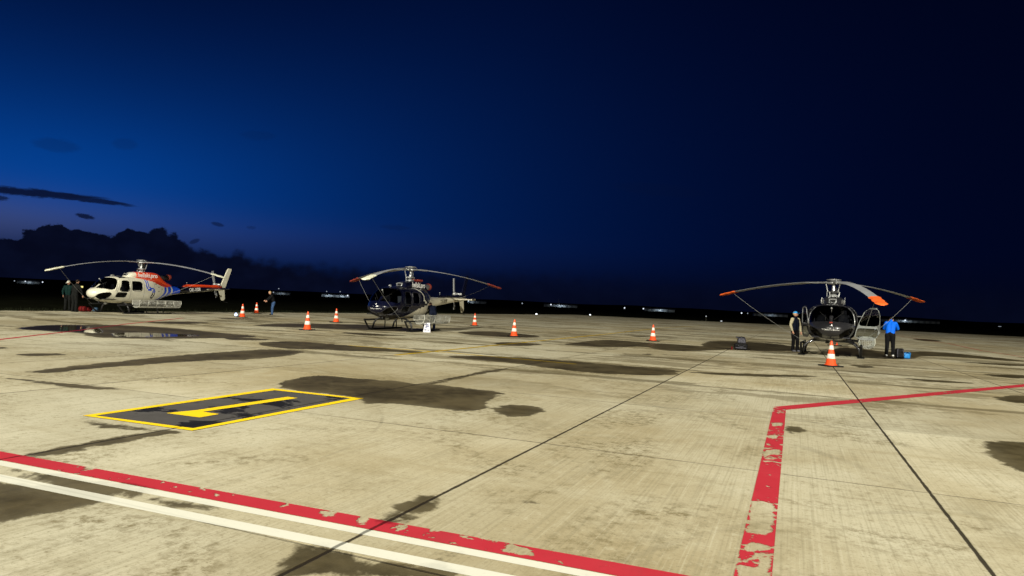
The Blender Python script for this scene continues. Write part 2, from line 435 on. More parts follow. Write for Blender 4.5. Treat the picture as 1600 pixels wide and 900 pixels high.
def concrete():
    m = bpy.data.materials.new('apron_concrete'); m.use_nodes = True; N = NT(m.node_tree)
    b = m.node_tree.nodes['Principled BSDF']
    P_, v, u, w, pl, ja, jb, nA, nB, nC, aw = ground_nodes(N)
    big = N.noise(P_, .13, 5., .6); med = N.noise(P_, 1.1, 6., .65, .6)
    groove = N.noise(N.vec(N.mul(v, 46.), N.mul(u, .55)), 1., 3., .55)         # brushed finish
    streak = N.noise(N.vec(N.mul(v, .35), N.mul(u, 2.4)), 1., 5., .6)
    fine = N.noise(P_, 42., 5., .7)
    slab = N.node('ShaderNodeTexWhiteNoise', noise_dimensions='2D')
    N.put(slab.inputs['Vector'], N.vec(N.m('FLOOR', N.m('DIVIDE', N.sub(v, 1.19), 3.75)), N.m('FLOOR', N.m('DIVIDE', N.sub(u, 7.18), 3.76))))
    c = N.mix(N.step(big, .34, .66), (.345, .29, .175), (.54, .51, .39))
    c = N.mix(N.mul(N.step(med, .45, .75), .38), c, (.54, .515, .40))
    c = N.mix(N.mul(N.step(med, .46, .26), .36), c, (.22, .185, .10))
    c = N.mix(N.mul(N.step(streak, .55, .78), .40), c, (.25, .205, .105))
    c = N.mix(N.mul(N.step(groove, .48, .66), .26), c, (.20, .18, .115))
    c = N.mix(N.mul(N.step(groove, .42, .30), .25), c, (.60, .575, .46))
    c = N.mix(N.mul(N.step(fine, .54, .68), .55), c, (.15, .13, .075))
    grain = N.noise(P_, 11., 6., .75)
    c = N.mix(N.mul(N.step(grain, .52, .72), N.step(big, .35, .6, .25, .75)), c, (.20, .165, .09))
    c = N.mix(N.mul(N.step(grain, .46, .3), .35), c, (.60, .575, .45))
    c = N.mix(N.mul(N.step(fine, .42, .26), .28), c, (.62, .60, .50))
    # mould and tyre-rubber blotches
    blot = N.mul(N.step(N.noise(P_, .42, 6., .7, 1.2), .46, .64), N.step(N.noise(P_, 8., 6., .8), .44, .62))
    c = N.mix(N.mul(blot, .85), c, (.155, .125, .06))
    pits = N.step(N.noise(P_, 19., 3., .8), .69, .74)
    c = N.mix(N.mul(pits, .7), c, (.10, .09, .06))
    # faint curved tyre tracks
    for cx, cy, r_, wd, al in ((-9., 2., 11.4, .11, .26), (-9., 2., 12.9, .10, .22), (16., -3., 15.8, .12, .22), (-2., 24., 13.6, .12, .16), (3.2, 2.6, 4.4, .05, .2), (-8.7, 4.9, 4.6, .03, .3)):
        dd = N.m('SQRT', N.add(N.m('POWER', N.sub(v, cx), 2.), N.m('POWER', N.sub(u, cy), 2.)))
        t = N.step(N.m('ABSOLUTE', N.sub(dd, r_)), wd, wd * .3)
        c = N.mix(N.mul(t, al, N.step(nA, -.12, .12)), c, (.16, .145, .10))
    sv = N.add(N.mul(slab.outputs['Value'], .22), .86)
    mulc = N.node('ShaderNodeVectorMath', operation='SCALE'); N.l.new(c, mulc.inputs[0]); N.put(mulc.inputs['Scale'], sv); c = mulc.outputs[0]
    # damp halo then wet concrete
    wetcol = N.mix(N.step(N.add(nA, N.mul(nB, .5)), -.2, .22), (.036, .028, .012), (.095, .076, .038))
    damp = N.mul(N.step(N.add(N.noise(N.vec(N.mul(v, .13), N.mul(u, .34)), 1., 9., .74, .3), N.mul(nC, .06)), .525, .55), N.step(u, 9., 15.), N.step(u, 70., 45.))
    c = N.mix(N.mul(damp, .60), c, (.125, .10, .05))
    damp2 = N.mul(N.step(N.noise(N.vec(N.mul(v, .16), N.mul(u, .30)), 1., 9., .75), .565, .585), N.step(u, 14., 24.))
    c = N.mix(N.mul(damp2, .7), c, (.10, .08, .04))
    djb = N.mul(N.m('ABSOLUTE', N.sub(N.m('FRACT', N.add(N.m('DIVIDE', N.sub(u, 7.18), 3.76), .5)), .5)), 3.76)
    wj = N.mul(N.step(N.sub(djb, N.mul(N.sub(N.noise(N.vec(N.mul(v, .30), N.mul(u, .9)), 1., 7., .7), .455), 2.6)), .06, -.04), N.step(u, 11., 16.))
    c = N.mix(N.mul(wj, .72), c, (.085, .068, .032))
    halo = N.step(N.add(aw, N.mul(nA, .5)), -.75, .05)
    c = N.mix(N.mul(halo, .16), c, (.21, .17, .085))
    c = N.mix(N.mul(w, N.step(N.add(aw, N.mul(nC, .6)), -.1, .4, .90, 1.)), c, wetcol)
    c = N.mix(N.mul(pl, .8), c, (.045, .036, .02))
    c = N.mix(N.m('MAXIMUM', N.mul(ja, .95), N.mul(jb, .75)), c, (.020, .015, .009))
    N.put(b.inputs['Base Color'], c)
    r = N.add(N.mul(w, -.40), .90); r = N.m('MULTIPLY', r, N.sub(1., N.mul(pl, .93)))
    N.put(b.inputs['Roughness'], r)
    N.put(b.inputs['Specular IOR Level'], N.add(.15, N.mul(w, .05), N.mul(pl, .45)))
    bn = N.node('ShaderNodeBump'); bn.inputs['Distance'].default_value = .006
    N.put(bn.inputs['Strength'], N.mul(N.sub(1., pl), .55))
    N.put(bn.inputs['Height'], N.add(N.mul(fine, .6), N.mul(groove, .5), N.mul(N.m('MAXIMUM', ja, jb), -2.)))
    N.l.new(bn.outputs[0], b.inputs['Normal'])
    return m

def paint(name, col, chips, wetf=.75, wear=.2, puddle=False):
    m = bpy.data.materials.new(name); m.use_nodes = True; N = NT(m.node_tree)
    b = m.node_tree.nodes['Principled BSDF']; out = m.node_tree.nodes['Material Output']
    P_, v, u, w, pl, ja, jb, nA, nB, nC, aw = ground_nodes(N)
    fine = N.noise(P_, 40., 5., .7); med = N.noise(P_, 2.2, 5., .6)
    c = N.mix(N.mul(N.step(fine, .5, .7), wear), col, tuple(x * .6 for x in col))
    c = N.mix(N.mul(N.step(med, .4, .7), wear), c, tuple(min(1, x * 1.15 + .02) for x in col))
    dirt = N.mul(N.step(N.noise(P_, .8, 6., .7, .8), .5, .72), N.step(N.noise(P_, 6., 4.), .4, .65))
    c = N.mix(N.mul(dirt, .3), c, tuple(x * .45 + .03 for x in col))
    c = N.mix(N.mul(w, wetf), c, tuple(x * .34 for x in col))
    if puddle:   # standing water lies on the black panel
        pw = N.step(N.add(N.noise(N.vec(N.mul(v, .9), N.mul(u, 1.5)), 1.1, 5., .6), N.mul(nB, .1)), .53, .56)
        c = N.mix(N.mul(pw, .85), c, (.006, .006, .007))
    c = N.mix(N.m('MAXIMUM', N.mul(ja, .8), N.mul(jb, .15)), c, tuple(x * .12 for x in col))
    N.put(b.inputs['Base Color'], c)
    r = N.sub(.75, N.mul(w, .25))
    if puddle: r = N.m('MULTIPLY', r, N.sub(1., N.mul(pw, .45)))
    N.put(b.inputs['Roughness'], r); b.inputs['Specular IOR Level'].default_value = .015 if puddle else .10
    tr = N.node('ShaderNodeBsdfTransparent'); mx = N.node('ShaderNodeMixShader')
    ragged = N.add(N.noise(P_, 8., 6., .62, .4), N.mul(N.sub(N.noise(P_, .8, 2.), .5), .55))
    ac = N.node('ShaderNodeAttribute', attribute_name='chip').outputs['Fac']
    cn = N.sub(N.noise(P_, 13., 6., .7, .5), .5)
    chip = N.m('MAXIMUM', N.step(ragged, chips, chips + .010), N.step(N.add(ac, N.mul(cn, .16)), -.002, .006))
    N.put(mx.inputs[0], chip); N.l.new(b.outputs[0], mx.inputs[1]); N.l.new(tr.outputs[0], mx.inputs[2]); N.l.new(mx.outputs[0], out.inputs[0])
    return m

def axis(*seg):
    a = []
    for lo, hi, st in seg: a += list(np.arange(lo, hi - 1e-6, st))
    a.append(seg[-1][1]); return np.array(a)
vs = axis((V0, -12, .2), (-12, 8, .1), (8, 40, .2), (40, 100, .6), (100, 260, 8))
us = axis((-60, -4, 4), (-4, 2, .5), (2, 14, .1), (14, 42, .2), (42, U1, .5))
VX, UY = np.meshgrid(vs, us, indexing='ij')
co = np.stack([VX.ravel(), UY.ravel(), np.zeros(VX.size)], 1)
nv, nu = len(vs), len(us)
I_, J_ = np.meshgrid(np.arange(nv - 1), np.arange(nu - 1), indexing='ij')
k0 = (I_ * nu + J_).ravel(); quads = np.stack([k0, k0 + nu, k0 + nu + 1, k0 + 1], 1)
me = bpy.data.meshes.new('apron'); me.vertices.add(len(co)); me.vertices.foreach_set('co', co.ravel())
me.loops.add(quads.size); me.loops.foreach_set('vertex_index', quads.ravel())
me.polygons.add(len(quads)); me.polygons.foreach_set('loop_start', np.arange(0, quads.size, 4)); me.polygons.foreach_set('loop_total', np.full(len(quads), 4))
me.update(); wet_attrs(me); me.materials.append(concrete())
apron = struct(bpy.data.objects.new('apron', me)); COL.objects.link(apron); apron.rotation_euler.z = GA

# painted markings: sheets 4 mm above the slabs
PRED = paint('red_apron_paint', (.42, .026, .042), .645)
PRED2 = paint('worn_red_apron_paint', (.42, .026, .042), .585)
PWHI = paint('white_apron_paint', (.64, .635, .56), .80, wetf=.18, wear=.15)
PYEL = paint('yellow_apron_paint', (.86, .60, .012), .80, wear=.12)
PYOL = paint('worn_yellow_paint', (.50, .33, .015), .66)
PBLK = paint('black_panel_paint', (.078, .074, .074), .80, wear=.5, puddle=True)
PDRED = paint('far_red_paint', (.36, .045, .03), .63)
def gv(p):
    g = G(*p); return np.array(to_grid(g[0], g[1]))
def marking(name, quadlist, m, z=.004, step=.03):
    V, F = [], []
    for a, b, c, d in quadlist:     # a->b one edge, d->c the other, in grid coordinates
        nx = int(min(400, max(1, np.linalg.norm(b - a) / step))); ny = 6
        base = len(V)
        for i in range(nx + 1):
            for j in range(ny + 1):
                s, t = i / nx, j / ny
                q = (a * (1 - s) + b * s) * (1 - t) + (d * (1 - s) + c * s) * t
                V.append((q[0], q[1], z))
        for i in range(nx):
            for j in range(ny):
                k = base + i * (ny + 1) + j; F.append((k, k + 1, k + ny + 2, k + ny + 1))
    o = mesh_obj(name, V, F, m); o.rotation_euler.z = GA; wet_attrs(o.data)
    # faces must look up
    if o.data.polygons[0].normal.z < 0: o.data.flip_normals()
    return struct(o)
def ext(a, b, t0, t1):
    return a + (b - a) * t0, a + (b - a) * t1
def stripe(name, p0, p1, q0, q1, m, t0=0., t1=1., z=.004, step=.03):
    a, b = ext(gv(p0), gv(p1), t0, t1); d, c = ext(gv(q0), gv(q1), t0, t1)
    return marking(name, [(a, b, c, d)], m, z, step)
stripe('red_line', (0, 705.7), (1074, 900), (0, 719.2), (961, 900), PRED, -.8, 1.6)
stripe('white_line', (0, 720.2), (961, 901), (0, 728), (905, 901), PWHI, -.8, 1.6)
stripe('white_line', (0, 741.7), (807, 901), (0, 753), (736, 901), PWHI, -.8, 1.8)
stripe('red_line', (1208.5, 637.5), (1146.5, 900), (1228, 639.5), (1206, 900), PRED2, 0, 1.5)
stripe('red_line', (1208, 636), (1600, 600.5), (1228.5, 640.5), (1600, 604.5), PRED, 0, 1.8)
# yellow framed panel with its digit
O = [gv(p) for p in ((129, 650), (426, 607.5), (568.5, 623), (300, 673.6))]
I2 = [gv(p) for p in ((149, 650), (429, 610.2), (549, 623), (301.5, 669.8))]
marking('black_panel', [tuple(O)], PBLK, .003)
marking('yellow_frame', [(O[k], O[(k + 1) % 4], I2[(k + 1) % 4], I2[k]) for k in range(4)], PYEL, .0065)
def cr6(x, y): return gv((120 + x / 3.333, 590 + y / 3.333))
marking('painted_digit', [(cr6(625, 171), cr6(1100, 101.5), cr6(1150, 108.5), cr6(655, 180)),
                          (cr6(465, 187), cr6(625, 171), cr6(655, 180), cr6(640, 210)),
                          (cr6(640, 210), cr6(655, 180), cr6(742, 192), cr6(690, 201))], PYEL, .0065)
# thin distant lines
def thinline(name, pts, hw, m, z=.004):
    P_ = [gv(p) for p in pts]; Q = []
    for a, b in zip(P_, P_[1:]):
        t = (b - a) / np.linalg.norm(b - a); n = np.array([-t[1], t[0]]) * hw
        Q.append((a + n, b + n, b - n, a - n))
    return marking(name, Q, m, z, .4)
thinline('red_line', [(-60, 539), (0, 530.5), (125, 516), (200, 506), (287, 497)], .07, PRED)
thinline('yellow_line', [(617, 555), (700, 547), (869, 530), (953, 521.5), (1032, 512.5), (1094, 509)], .085, PYOL)
thinline('yellow_line', [(545, 540), (700, 551), (812, 561), (900, 569)], .07, PYOL)
thinline('white_line', [(70, 489.3), (150, 492.5), (245, 497)], .09, PWHI)
thinline('red_line', [(1380, 519.5), (1412, 526), (1483, 537), (1534, 548), (1620, 561)], .06, PDRED)
thinline('red_line', [(1395, 521), (1440, 526), (1600, 534)], .06, PDRED)

# ------------------------------------------------------------------ land beyond the apron
def land():
    m = mat('dark_grass', (.006, .0065, .004), .95, var=.4, scale=.4, spec=.0)
    ra = [0, 20, 60, 120, 200, 350, 600, 900, 1300, 1800, 2300, 2800, 3300, 3800, 4300, 5000, 6500, 9000]
    V, F = [], []; n = 240
    for i, r in enumerate(ra):
        for k in range(n):
            a = k / n * 2 * math.pi; x, y = r * math.sin(a), r * math.cos(a)
            h = -.06
            if r > 1500:
                q = min(1, (r - 1500) / 2200)
                h += q * (17 + 16 * mnoise.noise(Vector((x / 900, y / 900, 3))) + 8 * mnoise.noise(Vector((x / 300, y / 300, 7)))) * (1 if r < 5000 else .9)
            V.append((x, y, h))
    for i in range(len(ra) - 1):
        for k in range(n):
            a, b = i * n + k, i * n + (k + 1) % n; F.append((a, b, b + n, a + n))
    o = mesh_obj('grassland', V, F, m, smooth=True)
    if o.data.polygons[n * 5].normal.z < 0: o.data.flip_normals()
    struct(o)
land()

# grass blades along the apron edge (countless)
def tufts():
    m = mat('grass_blades', (.008, .010, .004), .9, var=.4, spec=.1)
    V, F = [], []
    for i in range(5200):
        if i % 3 < 2: v_ = V0 - abs(random.gauss(0, 1.6)); u_ = random.uniform(18, 75)
        else: v_ = random.uniform(V0, 60); u_ = U1 + abs(random.gauss(0, 2.5))
        x = v_ * math.cos(GA) - u_ * math.sin(GA); y = v_ * math.sin(GA) + u_ * math.cos(GA)
        h = random.uniform(.05, .16); a = random.uniform(0, 6.28); w_ = .02; lx, ly = random.gauss(0, .05), random.gauss(0, .05)
        k = len(V); V += [(x - w_ * math.cos(a), y - w_ * math.sin(a), -.05), (x + w_ * math.cos(a), y + w_ * math.sin(a), -.05), (x + lx, y + ly, h)]
        F.append((k, k + 1, k + 2))
    o = mesh_obj('grass', V, F, m); o['kind'] = 'stuff'
tufts()

# ------------------------------------------------------------------ helicopters
def interp(tab, d):
    for a, b in zip(tab, tab[1:]):
        if d <= b[0]:
            t = (d - a[0]) / (b[0] - a[0]) if b[0] > a[0] else 0
            t = max(0, min(1, t)); return [p + (q - p) * t for p, q in zip(a[1:], b[1:])]
    return list(tab[-1][1:])
def smooth_tab(tab, ds):
    """monotone-ish cubic through table rows"""
    T = np.array(tab); out = []
    for d in ds:
        i = int(np.searchsorted(T[:, 0], d)) - 1; i = max(0, min(len(T) - 2, i))
        x0, x1 = T[i, 0], T[i + 1, 0]; t = (d - x0) / (x1 - x0); t = max(0, min(1, t))
        p0, p1 = T[i, 1:], T[i + 1, 1:]
        m0 = (T[i + 1, 1:] - T[i - 1, 1:]) / (T[i + 1, 0] - T[i - 1, 0]) if i > 0 else (p1 - p0) / (x1 - x0)
        m1 = (T[i + 2, 1:] - T[i, 1:]) / (T[i + 2, 0] - T[i, 0]) if i < len(T) - 2 else (p1 - p0) / (x1 - x0)
        h = x1 - x0
        out.append((2 * t**3 - 3 * t**2 + 1) * p0 + (t**3 - 2 * t**2 + t) * h * m0 + (-2 * t**3 + 3 * t**2) * p1 + (t**3 - t**2) * h * m1)
    return np.array(out)
HX = 3.33
# station behind the nose, top z, bottom z, half width, exponent
BODY = [(0, 1.16, 1.10, .04, 2.), (.04, 1.25, .99, .20, 2.), (.14, 1.34, .88, .38, 2.1), (.32, 1.42, .78, .56, 2.2), (.5, 1.54, .72, .67, 2.3), (.8, 1.83, .65, .78, 2.4),
        (1.1, 2.03, .61, .85, 2.5), (1.4, 2.11, .59, .90, 2.6), (2.0, 2.15, .58, .93, 2.8), (3.0, 2.16, .58, .93, 2.8), (3.7, 2.13, .62, .86, 2.6), (4.3, 2.03, .75, .70, 2.4),
        (4.8, 1.88, .91, .53, 2.2), (5.3, 1.74, 1.06, .39, 2.1), (5.9, 1.71, 1.18, .31, 2.), (7.5, 1.74, 1.36, .245, 2.), (9.0, 1.77, 1.50, .19, 2.), (10.3, 1.78, 1.62, .11, 2.), (10.8, 1.75, 1.68, .04, 2.)]
COWL = [(2.15, 2.16, 2.02, .14, 2.), (2.3, 2.28, 2.0, .27, 2.4), (2.55, 2.40, 2.0, .34, 2.6), (2.9, 2.46, 2.0, .39, 2.8), (3.5, 2.48, 1.95, .43, 3.), (4.1, 2.47, 1.85, .43, 3.), (4.4, 2.38, 1.75, .40, 2.8),
        (4.7, 2.14, 1.65, .36, 2.5), (5.0, 1.97, 1.6, .31, 2.3), (5.35, 1.86, 1.55, .22, 2.), (5.6, 1.78, 1.5, .10, 2.)]

def inpoly(p, poly):
    x, y = p; ins = False; n = len(poly)
    for i in range(n):
        x1, y1 = poly[i]; x2, y2 = poly[(i + 1) % n]
        if (y1 > y) != (y2 > y) and x < (x2 - x1) * (y - y1) / (y2 - y1) + x1: ins = not ins
    return ins
def distpl(p, pl):
    best = 9
    for a, b in zip(pl, pl[1:]):
        ex, ey = b[0] - a[0], b[1] - a[1]; t = max(0, min(1, ((p[0] - a[0]) * ex + (p[1] - a[1]) * ey) / (ex * ex + ey * ey)))
        best = min(best, math.hypot(p[0] - a[0] - t * ex, p[1] - a[1] - t * ey))
    return best

def roundpoly(pts, it=2): return [tuple(q) for q in chaikin(np.array(pts, float), it)]
def roundrect(pts, f=.17):
    """outline with its corners eased"""
    P_ = [np.array(p, float) for p in pts]; out = []; n = len(P_)
    for i in range(n):
        a, b, c = P_[i - 1], P_[i], P_[(i + 1) % n]; la, lc = np.linalg.norm(a - b), np.linalg.norm(c - b); d = f * min(la, lc) * 1.5
        p, q = b + (a - b) / la * d, b + (c - b) / lc * d
        for t in (0, .33, .67, 1): out.append(tuple((1 - t) ** 2 * p + 2 * t * (1 - t) * b + t * t * q))
    return out
WSCREEN = roundpoly([(.30, 1.42), (.44, 1.405), (.92, 1.30), (1.24, 1.97), (1.12, 2.06), (.86, 1.98), (.34, 1.50)], 1)
DOORWIN = roundrect([(1.16, 1.29), (1.40, 1.89), (1.79, 1.90), (1.79, 1.29)])
REARWIN = roundrect([(1.97, 1.33), (1.99, 1.88), (2.64, 1.88), (2.64, 1.33)])
LOWWIN = roundrect([(1.0, .94), (1.09, 1.21), (1.66, 1.21), (1.58, .94)], .22)
CHIN = roundpoly([(.14, .92), (.22, 1.14), (.80, 1.20), (.70, .94), (.42, .74), (.2, .78)])
DWIN = roundrect([(1.05, 1.29), (1.36, 1.95), (1.80, 1.95), (1.82, 1.29)])
LWIN = roundrect([(.98, .84), (1.05, 1.20), (1.78, 1.20), (1.76, .84)])
DOOR = roundpoly([(.93, .74), (1.04, 1.28), (1.34, 1.99), (1.84, 2.01), (1.86, .74)], 1)
ROOFWIN = (1.42, 1.84)

def loft(tab, ds, n):
    T = smooth_tab(tab, ds); rings = []
    for d, (zt, zb, w, e) in zip(ds, T):
        zc, h = (zt + zb) / 2, max(.004, (zt - zb) / 2); w = max(.004, w)
        ring = []
        for k in range(n):
            a = k / n * 2 * math.pi; c, s = math.cos(a), math.sin(a); p = 2 / max(1.6, e)
            ring.append((HX - d, w * math.copysign(abs(c) ** p, c), zc + h * math.copysign(abs(s) ** p, s)))
        rings.append(ring)
    return rings

def bar3(bm, a, b, r, n=6): tube(bm, [a, b], r, n)

def text_obj(txt, size, m, parent, origin, xdir, updir, name='lettering', squeeze=1., bold=.0):
    cu = bpy.data.curves.new(name, 'FONT'); cu.body = txt; cu.size = size; cu.extrude = .002; cu.offset = bold; cu.align_x = 'CENTER'; cu.align_y = 'CENTER'
    t = bpy.data.objects.new(name, cu); COL.objects.link(t)
    bpy.context.view_layer.update()
    me_ = bpy.data.meshes.new_from_object(t.evaluated_get(bpy.context.evaluated_depsgraph_get()))
    bpy.data.objects.remove(t); me_.name = name
    xd = Vector(xdir).normalized(); ud = Vector(updir).normalized(); zd = xd.cross(ud).normalized(); ud = zd.cross(xd)
    M_ = Matrix(((xd.x, ud.x, zd.x, origin[0]), (xd.y, ud.y, zd.y, origin[1]), (xd.z, ud.z, zd.z, origin[2]), (0, 0, 0, 1)))
    me_.transform(M_ @ Matrix.Diagonal((squeeze, 1, 1, 1))); me_.materials.clear(); me_.materials.append(m)
    o = bpy.data.objects.new(name, me_); COL.objects.link(o); o.parent = parent
    return o

def ring_panel(bm, outer, holes, frame, th=.035):
    """flat panel (2D outline with holes) mapped by frame(x, y) -> Vector, with thickness along frame normal"""
    def edges(vs_): return [bm.edges.new((a, b)) for a, b in zip(vs_, vs_[1:] + vs_[:1])]
    es = []
    for loop in [outer] + holes:
        vs_ = [bm.verts.new(frame(*p)) for p in loop]; es += edges(vs_)
    r = bmesh.ops.triangle_fill(bm, use_beauty=True, use_dissolve=False, edges=es)
    fs = [g for g in r['geom'] if isinstance(g, bmesh.types.BMFace)]
    bmesh.ops.recalc_face_normals(bm, faces=fs)
    ex = bmesh.ops.extrude_face_region(bm, geom=fs)
    nv_ = [g for g in ex['geom'] if isinstance(g, bmesh.types.BMVert)]
    n = fs[0].normal.copy()
    bmesh.ops.translate(bm, verts=nv_, vec=n * th)

def helicopter(label, hub_px, D, yaw, blades, style):
    """blades: list of (world azimuth deg, tip height, cover material or None)"""
    X = (hub_px - 800) / FPX * D
    for _ in range(20): X += (hub_px - PX((X, D, 3.2))[0]) * D / FPX
    root = thing('helicopter', label, 'helicopter', (X, D, 0), rad(yaw), 'helicopters parked on the apron')
    L, M_, R_ = style == 'white', style == 'navy', style == 'grey'
    main = {'white': WHITE, 'navy': NAVY, 'grey': CHAR}[style]
    mats = [main, CREAM, REDP, BLUEP, NAVY, WHITE, DARKM]
    SQ = roundpoly([(3.03, 2.1), (3.02, 1.9), (3.02, 1.62), (3.12, 1.50), (3.42, 1.44), (3.52, 1.34), (3.5, 1.2), (3.40, 1.0)], 0)
    def livery(d, y, z):
        if L:
            if d > 2.5 and z > np.interp(d, [2.5, 3.5, 4.38, 5.1, 5.3], [2.09, 1.93, 1.64, 1.62, 1.9]): return 2
            if y > 0 or True:
                q = distpl((d, z), SQ)
                if .03 < q < .105 and z < 2.05: return 4 if z < 1.3 else 3
            # blue tail root with two curved white bands
            b0 = 4.55 - .28 * ((z - 1.45) / .4) ** 2 if z < 1.45 else 4.55
            if d > b0 + 1.55: return 4
            if d > b0:
                o = d - b0
                if .25 < o < .42 or .72 < o < .88: return 5
                return 3
            return 0
        if M_:
            if z < np.interp(d, [1.1, 1.5, 2.5, 3.6, 4.2, 4.8, 5.2], [.5, .68, 1.08, 1.30, 1.5, 1.75, 2.2]): return 1
            q = distpl((d, z), [(2.75, 2.08), (3.05, 1.95), (3.2, 1.72), (3.15, 1.52), (3.5, 1.42)])
            if q < .05 and z > 1.3: return 5
            return 0
        if z < np.interp(d, [2.5, 4., 5.2], [.5, 1., 2.2]): return 1
        return 0
    n = 96
    ds = [0, .008, .02, .04, .07] + list(np.arange(.10, 5.3, .034))
    rings = loft(BODY, ds, n)
    V = [p for r in rings for p in r]; F, mi, gF, gM = [], [], [], []
    open_door = (1, -1) if R_ else ((1,) if M_ else ())
    for i in range(len(rings) - 1):
        d = (ds[i] + ds[i + 1]) / 2
        for k in range(n):
            f = (i * n + k, i * n + (k + 1) % n, (i + 1) * n + (k + 1) % n, (i + 1) * n + k)
            y = sum(V[q][1] for q in f) / 4; z = sum(V[q][2] for q in f) / 4; p = (d, z)
            hole = 0
            if d < 2.8:
                if abs(y) > .30 and abs(y) > 0 and any(inpoly(p, w) for w in (DOORWIN, REARWIN, LOWWIN, CHIN)): hole = 1
                if inpoly(p, WSCREEN) and abs(y) > .035: hole = 1
                if ROOFWIN[0] < d < ROOFWIN[1] and z > 2 and .12 < abs(y) < .55: hole = 1
                if y * 1 > .3 and 1 in open_door and R_ and inpoly(p, DOOR): hole = 2
                if y < -.3 and -1 in open_door and inpoly(p, DOOR): hole = 2
            if hole == 1: gF.append(f); gM.append(1 if any(inpoly(p, w) for w in (LOWWIN, CHIN)) else 0)
            elif hole == 0: F.append(f); mi.append(livery(d, y, z))
    F.append(tuple(range(n))[::-1]); mi.append(0)
    F.append(tuple((len(rings) - 1) * n + k for k in range(n))); mi.append(6)
    fus = mesh_obj('fuselage', V, F, mats, root, True, mi)
    gl = mesh_obj('window_glass', V, gF, [GLASS, GLASSD], root, True, gM)
    bmx = bmesh.new(); bmx.from_mesh(gl.data); bmesh.ops.delete(bmx, geom=[v for v in bmx.verts if not v.link_faces], context='VERTS'); bmx.to_mesh(gl.data); bmx.free()
    fus.data.flip_normals(); gl.data.flip_normals()
    sd = fus.modifiers.new('skin', 'SOLIDIFY'); sd.thickness = .025; sd.offset = -1
    # boom
    ds2 = list(np.arange(5.24, 10.8, .06)) + [10.8]
    rings = loft(BODY, ds2, 40); V = [p for r in rings for p in r]; F, mi = [], []
    for i in range(len(rings) - 1):
        d = (ds2[i] + ds2[i + 1]) / 2
        for k in range(40):
            F.append((i * 40 + k, i * 40 + (k + 1) % 40, (i + 1) * 40 + (k + 1) % 40, (i + 1) * 40 + k))
            z = sum(V[q][2] for q in F[-1]) / 4
            if L:
                c = livery(d, 1, z) if d < 6.4 else 4
                zb = np.interp(d, [5.3, 10.], [1.13, 1.58])
                if z < zb + .06 or (8.4 < d < 10 and abs(z - (1.60 + .02 * (d - 8.4))) < .03): c = 5
            elif M_: c = 1
            else: c = 0
            mi.append(c)
    F.append(tuple((len(rings) - 1) * 40 + k for k in range(40))); mi.append(0)
    boom = mesh_obj('tail_boom', V, F, mats, root, True, mi)
    # drive-shaft cover
    bm = bmesh.new(); seg = []
    tube(bm, [(HX - 6.55, 0, 1.70), (HX - 6.8, 0, 1.76), (HX - 8.2, 0, 1.80), (HX - 9.0, 0, 1.80), (HX - 9.4, 0, 1.83), (HX - 9.95, 0, 1.80)], [.05, .11, .11, .10, .12, .10], 12)
    bm_obj('driveshaft_cover', bm, REDP if L else (CHAR if R_ else NAVY), root, True)
    # cowling
    dsc = list(np.arange(2.15, 5.6, .05)); rings = loft(COWL, dsc, 48); V = [p for r in rings for p in r]; F, mi = [], []
    for i in range(len(rings) - 1):
        d = (dsc[i] + dsc[i + 1]) / 2
        for k in range(48):
            F.append((i * 48 + k, i * 48 + (k + 1) % 48, (i + 1) * 48 + (k + 1) % 48, (i + 1) * 48 + k))
            z = sum(V[q][2] for q in F[-1]) / 4
            mi.append((2 if d > 2.68 else 0) if L else 0)
    F.append(tuple(range(48))[::-1]); mi.append(0); F.append(tuple((len(rings) - 1) * 48 + k for k in range(48))); mi.append(0)
    cow = mesh_obj('engine_cowling', V, F, mats, root, True, mi)
    # intake grille at the front of the cowling
    bm = bmesh.new(); box(bm, (HX - 2.27, 0, 2.25), (.10, .30, .17), Matrix.Rotation(rad(-28), 3, 'Y'), .03)
    g = bm_obj('intake_frame', bm, STEEL, root); bm = bmesh.new(); box(bm, (HX - 2.215, 0, 2.255), (.02, .21, .11), Matrix.Rotation(rad(-28), 3, 'Y'), .01)
    bm_obj('intake_grille', bm, BLACK, g)
    # door and panel seams, drawn as thin proud strips on the skin
    def skin_y(d, z):
        zt, zb, w, e = smooth_tab(BODY, [d])[0]; zc, h = (zt + zb) / 2, (zt - zb) / 2
        return w * max(0, 1 - abs((z - zc) / h) ** e) ** (1 / e)
    bm = bmesh.new()
    for sgn in (1, -1):
        for loop in ([(1.88, .72), (1.88, 1.4), (1.88, 2.0)], [(2.78, .72), (2.78, 1.4), (2.78, 2.0)], [(.95, .75), (1.06, 1.26), (1.33, 1.98)], [(1.0, .72), (1.9, .70), (2.78, .72)], [(3.58, 1.0), (3.58, 1.5), (3.58, 1.95)], [(4.2, 1.1), (4.2, 1.75)]):
            pts = []
            for a, b in zip(loop, loop[1:]):
                for t in np.linspace(0, 1, 7): pts.append((a[0] + (b[0] - a[0]) * t, a[1] + (b[1] - a[1]) * t))
            tube(bm, [(HX - d, sgn * (skin_y(d, z) + .001), z) for d, z in pts], .007, 4)
    each('panel_seam', bm, DARKM, root)
    if L:
        bm = bmesh.new()
        for d, z, s in ((3.72, 1.78, .05), (3.95, 1.6, .035), (3.95, 1.35, .035), (4.3, 1.5, .03)): box(bm, (HX - d, skin_y(d, z), z), (s * 1.6, .03, s * 1.6), None, .01)
        each('fuel_cap', bm, BLACK, root)
    # window seals round the side windows
    bm = bmesh.new()
    for sgn in (1, -1):
        for w in (DOORWIN, REARWIN, LOWWIN, CHIN):
            if R_ and w in (DOORWIN, LOWWIN): continue
            pts = [(HX - d, sgn * (skin_y(d, z) + .002), z) for d, z in w]; tube(bm, pts + pts[:1], .016, 5, False)
    each('window_seal', bm, BLACK if not M_ else DARKM, root)
